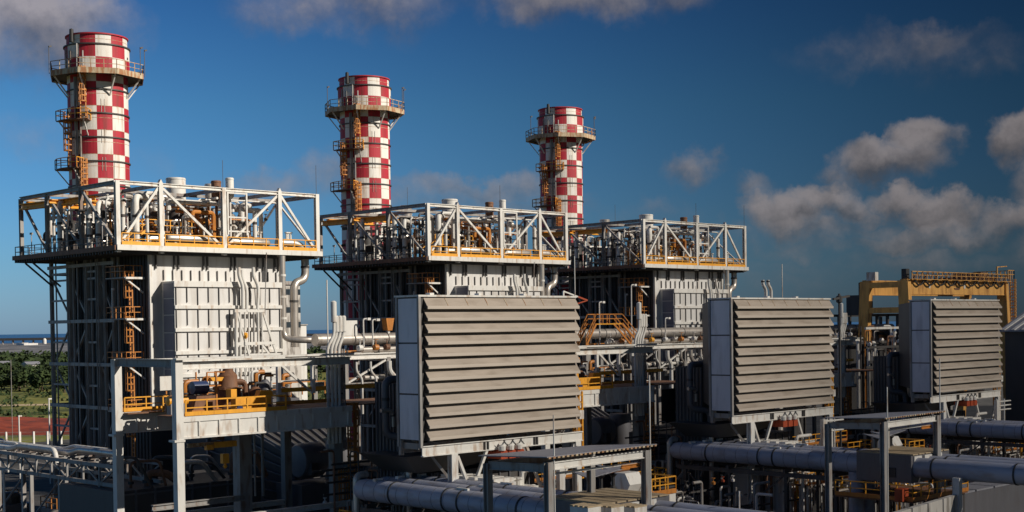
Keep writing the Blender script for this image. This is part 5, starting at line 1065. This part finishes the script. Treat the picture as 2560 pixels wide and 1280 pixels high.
# ================================================================ LEFT FOREGROUND PIPE TRUSS
def left_truss():
    xw = -9.0; t = thing('pipe_truss', 'long low lattice pipe truss entering from the left edge at the bottom', 'pipe truss', (xw, 0, GZ))
    ya, yb = 42, -16; z1 = at(60, 1138, 'x', xw).z; z0 = at(60, 1180, 'x', xw).z
    for x in (xw, xw+4): MB().bar((x, ya, z1), (x, yb, z1), .25, .3).bar((x, ya, z0), (x, yb, z0), .25, .3).build('chord', 'grey', t)
    w = MB(); n = 20; s = (yb-ya)/n
    for i in range(n):
        y = ya+i*s
        for x in (xw, xw+4):
            w.bar((x, y, z0), (x, y, z1), .16)
            w.bar((x, y, z0 if i % 2 else z1), (x, y+s, z1 if i % 2 else z0), .13)
        w.bar((xw, y, z1-.02), (xw+4, y, z1-.02), .14)
    w.build('web', 'grey', t)
    for i in range(7):
        y = 30-i*7.2
        for x in (xw, xw+4): MB().bar((x, y, GZ), (x, y, z0-.1), .32).build('leg', 'grey', t)
        MB().bar((xw, y, GZ+3), (xw+4, y, z0-.3), .14).build('brace', 'grey', t)
    for i, (dx, r, mt) in enumerate(((.6, .22, 'white'), (1.3, .12, 'white'), (1.9, .3, 'lag'), (2.6, .1, 'blue'), (3.3, .18, 'white'))):
        p = thing('truss_pipe', ORD[i]+' pipe from the left on top of the low lattice truss', 'pipe', (xw+dx, 40, z1), 'pipes on the lattice truss')
        e = (-3, 6, -12, 12, -8)[i]; MB().tube([(xw+dx, 40, z1+.35), (xw+dx, e+8, z1+.35), (xw+dx+.4, e+7, z1+.65), (xw+dx+.4, e, z1+.65), (xw+dx+.4, e-.4, z1-.8)], r, 10, .6).build('pipe_run', mt, p, smooth=True)
        MB().lathe((xw+dx, 20, z1+.35), [(r+.1, -.1), (r+.1, .1)], 10, axis='y').lathe((xw+dx, 12, z1+.35), [(r+.1, -.1), (r+.1, .1)], 10, axis='y').build('clamp', 'steel', p)
    rg = random.Random(77)
    for i in range(12):
        x = rg.uniform(-6, 2.5); y = rg.uniform(-6, 30); z = rg.uniform(-17, -14.6); r = rg.choice((.12, .2, .3))
        p = thing('yard_pipe', ORD[i]+' bent pipe in the dark pipework behind the lattice truss, bottom left', 'pipe', (x, y, GZ), 'bent pipes behind the lattice truss')
        x2 = x+rg.uniform(1, 4); MB().tube([(x, y, GZ), (x, y, z), (x2, y, z), (x2, y-2, z)], r, 8, .5).build('pipe_run', rg.choice(('white', 'steel', 'lag', 'grey', 'orange')), p, smooth=True); MB().lathe((x, y, z-1), [(r+.12, -.08), (r+.12, .08)], 8).build('flange', 'white', p)
    for i in range(5):
        y = -5+i*7.5; x = -4.5+rg.uniform(0, 4); p = thing('equipment_skid', ORD[i]+' low dark equipment skid behind the lattice truss, bottom left', 'skid', (x, y, GZ), 'low skids behind the lattice truss')
        MB().box(x, x+3.5, y, y+3.5, GZ, -17.3).build('housing', 'machine', p); MB().lathe((x+1.7, y+1.7, -17.3), [(1.1, 0), (1.1, .8), (.8, 1.1), (.01, 1.2)], 14).build('fan_cowl', 'steel', p); rails(MB(), [(x, y, -17.3), (x, y+3.5, -17.3), (x+3.5, y+3.5, -17.3)], 1.1, 1.2, .04).build('handrail', 'orange', p)
    t = thing('railed_walkway', 'pale railed walkway crossing low behind the left portal columns', 'walkway', (-14, -8, GZ))
    MB().box(-13, -10, -14, 6, -18.1, -17.95).build('deck', 'grey', t); rails(MB(), [(-13, 6, -17.95), (-13, -14, -17.95), (-10, -14, -17.95)], 1.1, 1.6, .05).build('handrail', 'rust', t)
    for y in (-13, -4, 5): MB().bar((-12.9, y, GZ), (-12.9, y, -18.1), .2).build('leg', 'grey', t)
    for i, (u, v0, v1, lab) in enumerate(((327, 1018, 1300, 'x'),)): pass
    for i, (u, v0, yy, lab) in enumerate(((122, 997, 60, 'tall white lamp post against the red earth, near the boiler'), (47, 1040, 70, 'shorter white lamp post left of the taller one by the red earth'), (9, 1178, -10, 'white lamp post at the bottom left corner below the truss'), (27, 900, 90, 'thin grey mast on the far left before the trees'))):
        p = at(u, v0, 'y', yy); t = thing('street_lamp', lab, 'lamp post', (p.x, yy, GZ), 'lamp posts at the left edge')
        MB().tube([(p.x, yy, GZ), (p.x, yy, p.z)], .1 if i != 3 else .05, 8).build('pole', 'white' if i != 3 else 'grey', t)
        if i != 3: MB().box(p.x-.1, p.x+.4, yy-.12, yy+.12, p.z-.1, p.z+.08).build('lamp_head', 'white', t)
left_truss()
# ================================================================ LAND, SEA, TREES
def gmat(name, c1, c2, c3, sc, rough=.95):
    m = bpy.data.materials.new(name); m.use_nodes = True; nt = m.node_tree; N = nt.nodes.new; L = nt.links.new; b = nt.nodes['Principled BSDF']; b.inputs['Roughness'].default_value = rough
    g = N('ShaderNodeNewGeometry'); n = N('ShaderNodeTexNoise'); n.inputs['Scale'].default_value = sc; n.inputs['Detail'].default_value = 9; n.inputs['Roughness'].default_value = .65; L(g.outputs['Position'], n.inputs['Vector'])
    r = N('ShaderNodeValToRGB'); L(n.outputs[0], r.inputs[0]); e = r.color_ramp.elements; e[0].position = .35; e[0].color = (*c1, 1); e[1].position = .68; e[1].color = (*c3, 1); k = e.new(.5); k.color = (*c2, 1)
    L(r.outputs[0], b.inputs['Base Color']); return m
M['yard'] = gmat('yard_concrete', (.03, .028, .026), (.05, .046, .042), (.09, .083, .075), .25)
M['grass'] = gmat('dry_green_grass', (.04, .05, .006), (.13, .135, .015), (.24, .22, .04), .03)
M['earth'] = gmat('red_earth', (.07, .014, .006), (.22, .030, .009), (.34, .06, .02), .16)
M['track'] = gmat('sandy_track', (.35, .26, .15), (.45, .34, .2), (.55, .42, .27), .1)
M['sand'] = gmat('pale_port_ground', (.05, .05, .055), (.10, .10, .11), (.42, .40, .40), .03)
M['leaf'] = gmat('dark_green_foliage', (.012, .026, .006), (.028, .05, .012), (.06, .085, .022), .35)
M['trunk'] = mat('tree_bark', (.10, .07, .045), .9)
sea = bpy.data.materials.new('sea_water'); sea.use_nodes = True; b = sea.node_tree.nodes['Principled BSDF']; b.inputs['Base Color'].default_value = (.012, .10, .26, 1); b.inputs['Roughness'].default_value = .8; M['sea'] = sea
def sheet(name, pts, z, mt): return struct(MB().poly([(p.x, p.y, z) for p in pts]), name, mt)
def G_(u, v): q = at(u, v, 'z', GZ); return Vector((q.x, q.y, 0))
def wedge(v0, v1, ua=-900, ub=700): return [G_(ua, v0), G_(ub, v0), G_(ub, v1), G_(ua, v1)]
struct(MB().box(-6000, 9000, -2500, 9000, GZ-2, GZ-.3), 'terrain', 'grass')
struct(MB().box(-70, 460, -150, 130, GZ-.29, GZ), 'ground', 'yard'); struct(MB().box(300, 560, 130.01, 330, GZ-.29, GZ-.01), 'yard_ground', 'yard')
hd = Vector((_F.x, _F.y, 0)); hr = Vector((_R.x, _R.y, 0)); c0 = Vector((CAM.x, CAM.y, 0))
def far(a, d): return c0+hd*d+hr*a
struct(MB().poly([(q.x, q.y, GZ-.05) for q in (far(-40000, 3000), far(40000, 3000), far(40000, 70000), far(-40000, 70000))]), 'sea', 'sea')
struct(MB().poly([(q.x, q.y, GZ-.2) for q in (far(-3000, 1180), far(3000, 1180), far(3000, 2990), far(-3000, 2990))]), 'port_ground', 'sand')
# red earth bank as a low mound
eb = MB(); rg = random.Random(3); nu, nd = 40, 8
for j in range(nd+1):
    for i in range(nu+1):
        q = far(-190+170*i/nu, 276+50*j/nd); h = (1.3+.6*math.sin(i*.5)+rg.uniform(-.4, .4))*math.sin(math.pi*min(1, j/nd*1.0))**.7 if 0 < j < nd else -.3
        eb.v.append((q.x, q.y, GZ-.1+h))
for j in range(nd):
    for i in range(nu): k = j*(nu+1)+i; eb.f.append([k, k+1, k+nu+2, k+nu+1]); eb.m.append(0)
struct(eb, 'red_earth_bank', 'earth', smooth=True)
struct(MB().poly([(q.x, q.y, GZ-.26) for q in (far(-300, 395), far(60, 385), far(60, 393), far(-300, 405))]), 'dirt_track', 'track')
struct(MB().poly([(q.x, q.y, GZ-.22) for q in (far(-300, 200), far(60, 200), far(60, 209), far(-300, 209))]), 'service_road', 'track')
f = thing('boundary_fence', 'pale post and rail fence in front of the red earth bank', 'fence', tuple(far(-90, 250))[:2]+(GZ,), None)
a = far(-150, 250); b = far(-20, 250); 
for i in range(52):
    q = a.lerp(b, i/51); MB().box(q.x-.15, q.x+.15, q.y-.15, q.y+.15, GZ-.3, GZ+2.4).build('post', 'white', f)
for z in (.8, 1.6, 2.3): MB().bar((a.x, a.y, GZ+z), (b.x, b.y, GZ+z), .06).build('rail', 'grey', f)
def crown(mb, c, rx, rz, n, size, rg):
    for _ in range(n):
        d = Vector((rg.gauss(0, 1), rg.gauss(0, 1), rg.gauss(0, 1))).normalized(); k = rg.uniform(.35, 1)**.5
        q = Vector((c[0]+d.x*rx*k, c[1]+d.y*rx*k, c[2]+d.z*rz*k)); s = size*rg.uniform(.5, 1.2)
        u = Vector((rg.gauss(0, 1), rg.gauss(0, 1), rg.gauss(0, .6))).normalized()*s; v = u.cross(d+Vector((.01, 0, .3))).normalized()*s*.7
        mb.poly([q-u-v*.4, q+v*.8-u*.3, q+u, q-v])
TG = 'trees beyond the grassy field'
desc = ['round dark tree', 'broad low tree', 'tall leafy tree', 'small dense tree']
rg = random.Random(21)
for i in range(34):
    u = -70+ (i*37 % 34)*8.0+rg.uniform(-3, 3); D_ = rg.uniform(470, 640); q = c0+hd*D_+hr*((u-CX)/F_PX*D_); h = rg.uniform(5, 8.5); w = rg.uniform(3.5, 6.5)
    k = i % 4; t = thing('field_tree', ('round dark tree', 'broad low tree', 'tall leafy tree', 'small dense tree')[k]+' among the dark trees beyond the grassy field at left', 'tree', (q.x, q.y, GZ-.3), TG+' ('+desc[k]+'s)')
    m = MB()
    for j in range(4): crown(m, (q.x+rg.uniform(-w, w)*.5, q.y+rg.uniform(-w, w)*.5, GZ+h*rg.uniform(.5, .8)), w*rg.uniform(.5, .8), h*.36, 150, .75, rg)
    m.build('crown', 'leaf', t); MB().lathe((q.x, q.y, GZ-.3), [(.3, 0), (.22, h*.4), (.1, h*.7)], 7).bar((q.x, q.y, GZ+h*.3), (q.x+1.5, q.y+.5, GZ+h*.65), .14).build('trunk', 'trunk', t)
wd = MB()
for i in range(900):
    D_ = 640+500*rg.random()**1.2; a = rg.uniform(-.48, .12)*D_; q = c0+hd*D_+hr*a; h = rg.uniform(4, 8); crown(wd, (q.x, q.y, GZ+h*.45), rg.uniform(5, 9), h*.55, 34, 2.2, rg)
struct(wd, 'woodland', 'leaf', kind='stuff')
sh = MB()
for i in range(300):
    D_ = rg.uniform(330, 640); a = rg.uniform(-.42, -.1)*D_; q = c0+hd*D_+hr*a; crown(sh, (q.x, q.y, GZ+.2), rg.uniform(1, 3.5), rg.uniform(.8, 2), 22, .7, rg)
struct(sh, 'scrub_bushes', 'leaf', kind='stuff')
# port structures along the shore
def port():
    D_ = 2700
    t = thing('conveyor_pier', 'long dark conveyor trestle along the shore before the sea', 'pier', tuple(far(-1000, D_))[:2]+(GZ,))
    a = far(-1300, D_); b = far(500, D_); MB().bar((a.x, a.y, GZ+10), (b.x, b.y, GZ+10), 8, 5).build('gallery', 'steel', t)
    l = MB()
    for i in range(90): q = a.lerp(b, i/89); l.bar((q.x, q.y, GZ), (q.x, q.y, GZ+8), 3)
    l.build('trestle_legs', 'grey', t)
    q = far(-930, 2690); t = thing('storage_dome', 'tiny white dome on the shoreline at the far left', 'dome', (q.x, q.y, GZ)); MB().lathe((q.x, q.y, GZ), [(3.5, 0), (3.5, 8), (2.8, 10), (1.5, 11), (.01, 11.4)], 16).build('shell', 'white', t, smooth=True)
    rg = random.Random(9)
    for i in range(5):
        q = far(rg.uniform(-1050, -820), rg.uniform(2300, 2700)); t = thing('port_shed', 'low pale shed on the distant port ground at left', 'building', (q.x, q.y, GZ), 'distant port sheds'); w = rg.uniform(6, 16)
        MB().box(q.x-w, q.x+w, q.y-12, q.y+12, GZ-.2, GZ+rg.uniform(3, 5)).build('wall', 'panel', t)
    for i, (u, D_) in enumerate(((78, 620), (4, 640))):
        q = c0+hd*D_+hr*((u-CX)/F_PX*D_); t = thing('farm_house', ('small white roofed house among the trees nearer the boiler', 'small white roofed house at the left picture edge among trees')[i], 'house', (q.x, q.y, GZ)); MB().box(q.x-3, q.x+3, q.y-3, q.y+3, GZ-.3, GZ+6.5).build('wall', 'concrete', t); MB().prism([(q.x-3.5, q.y-3.5, GZ+6.51), (q.x-3.5, q.y+3.5, GZ+6.51), (q.x-3.5, q.y, GZ+7.8)], (7, 0, 0)).build('roof', 'roofg', t)
port()
# ================================================================ COPY THE UNITS
def copy_tree(o, parent=None):
    c = o.copy(); S.collection.objects.link(c); c.parent = parent
    for ch in list(CH.get(o.name, ())): copy_tree(ch, c)
    return c
CH = {}
for o in S.objects:
    if o.parent: CH.setdefault(o.parent.name, []).append(o)
for o, ks in REG:
    lab = o['label']; gr = o.get('group'); base = o.location.copy(); rest = [k for k in ks]
    for n, k in enumerate(rest):
        c = o if n == len(rest)-1 else copy_tree(o)
        c['label'] = lab.replace('{U}', UN[k]); c.location = base+TV*k
        if gr: c['group'] = gr
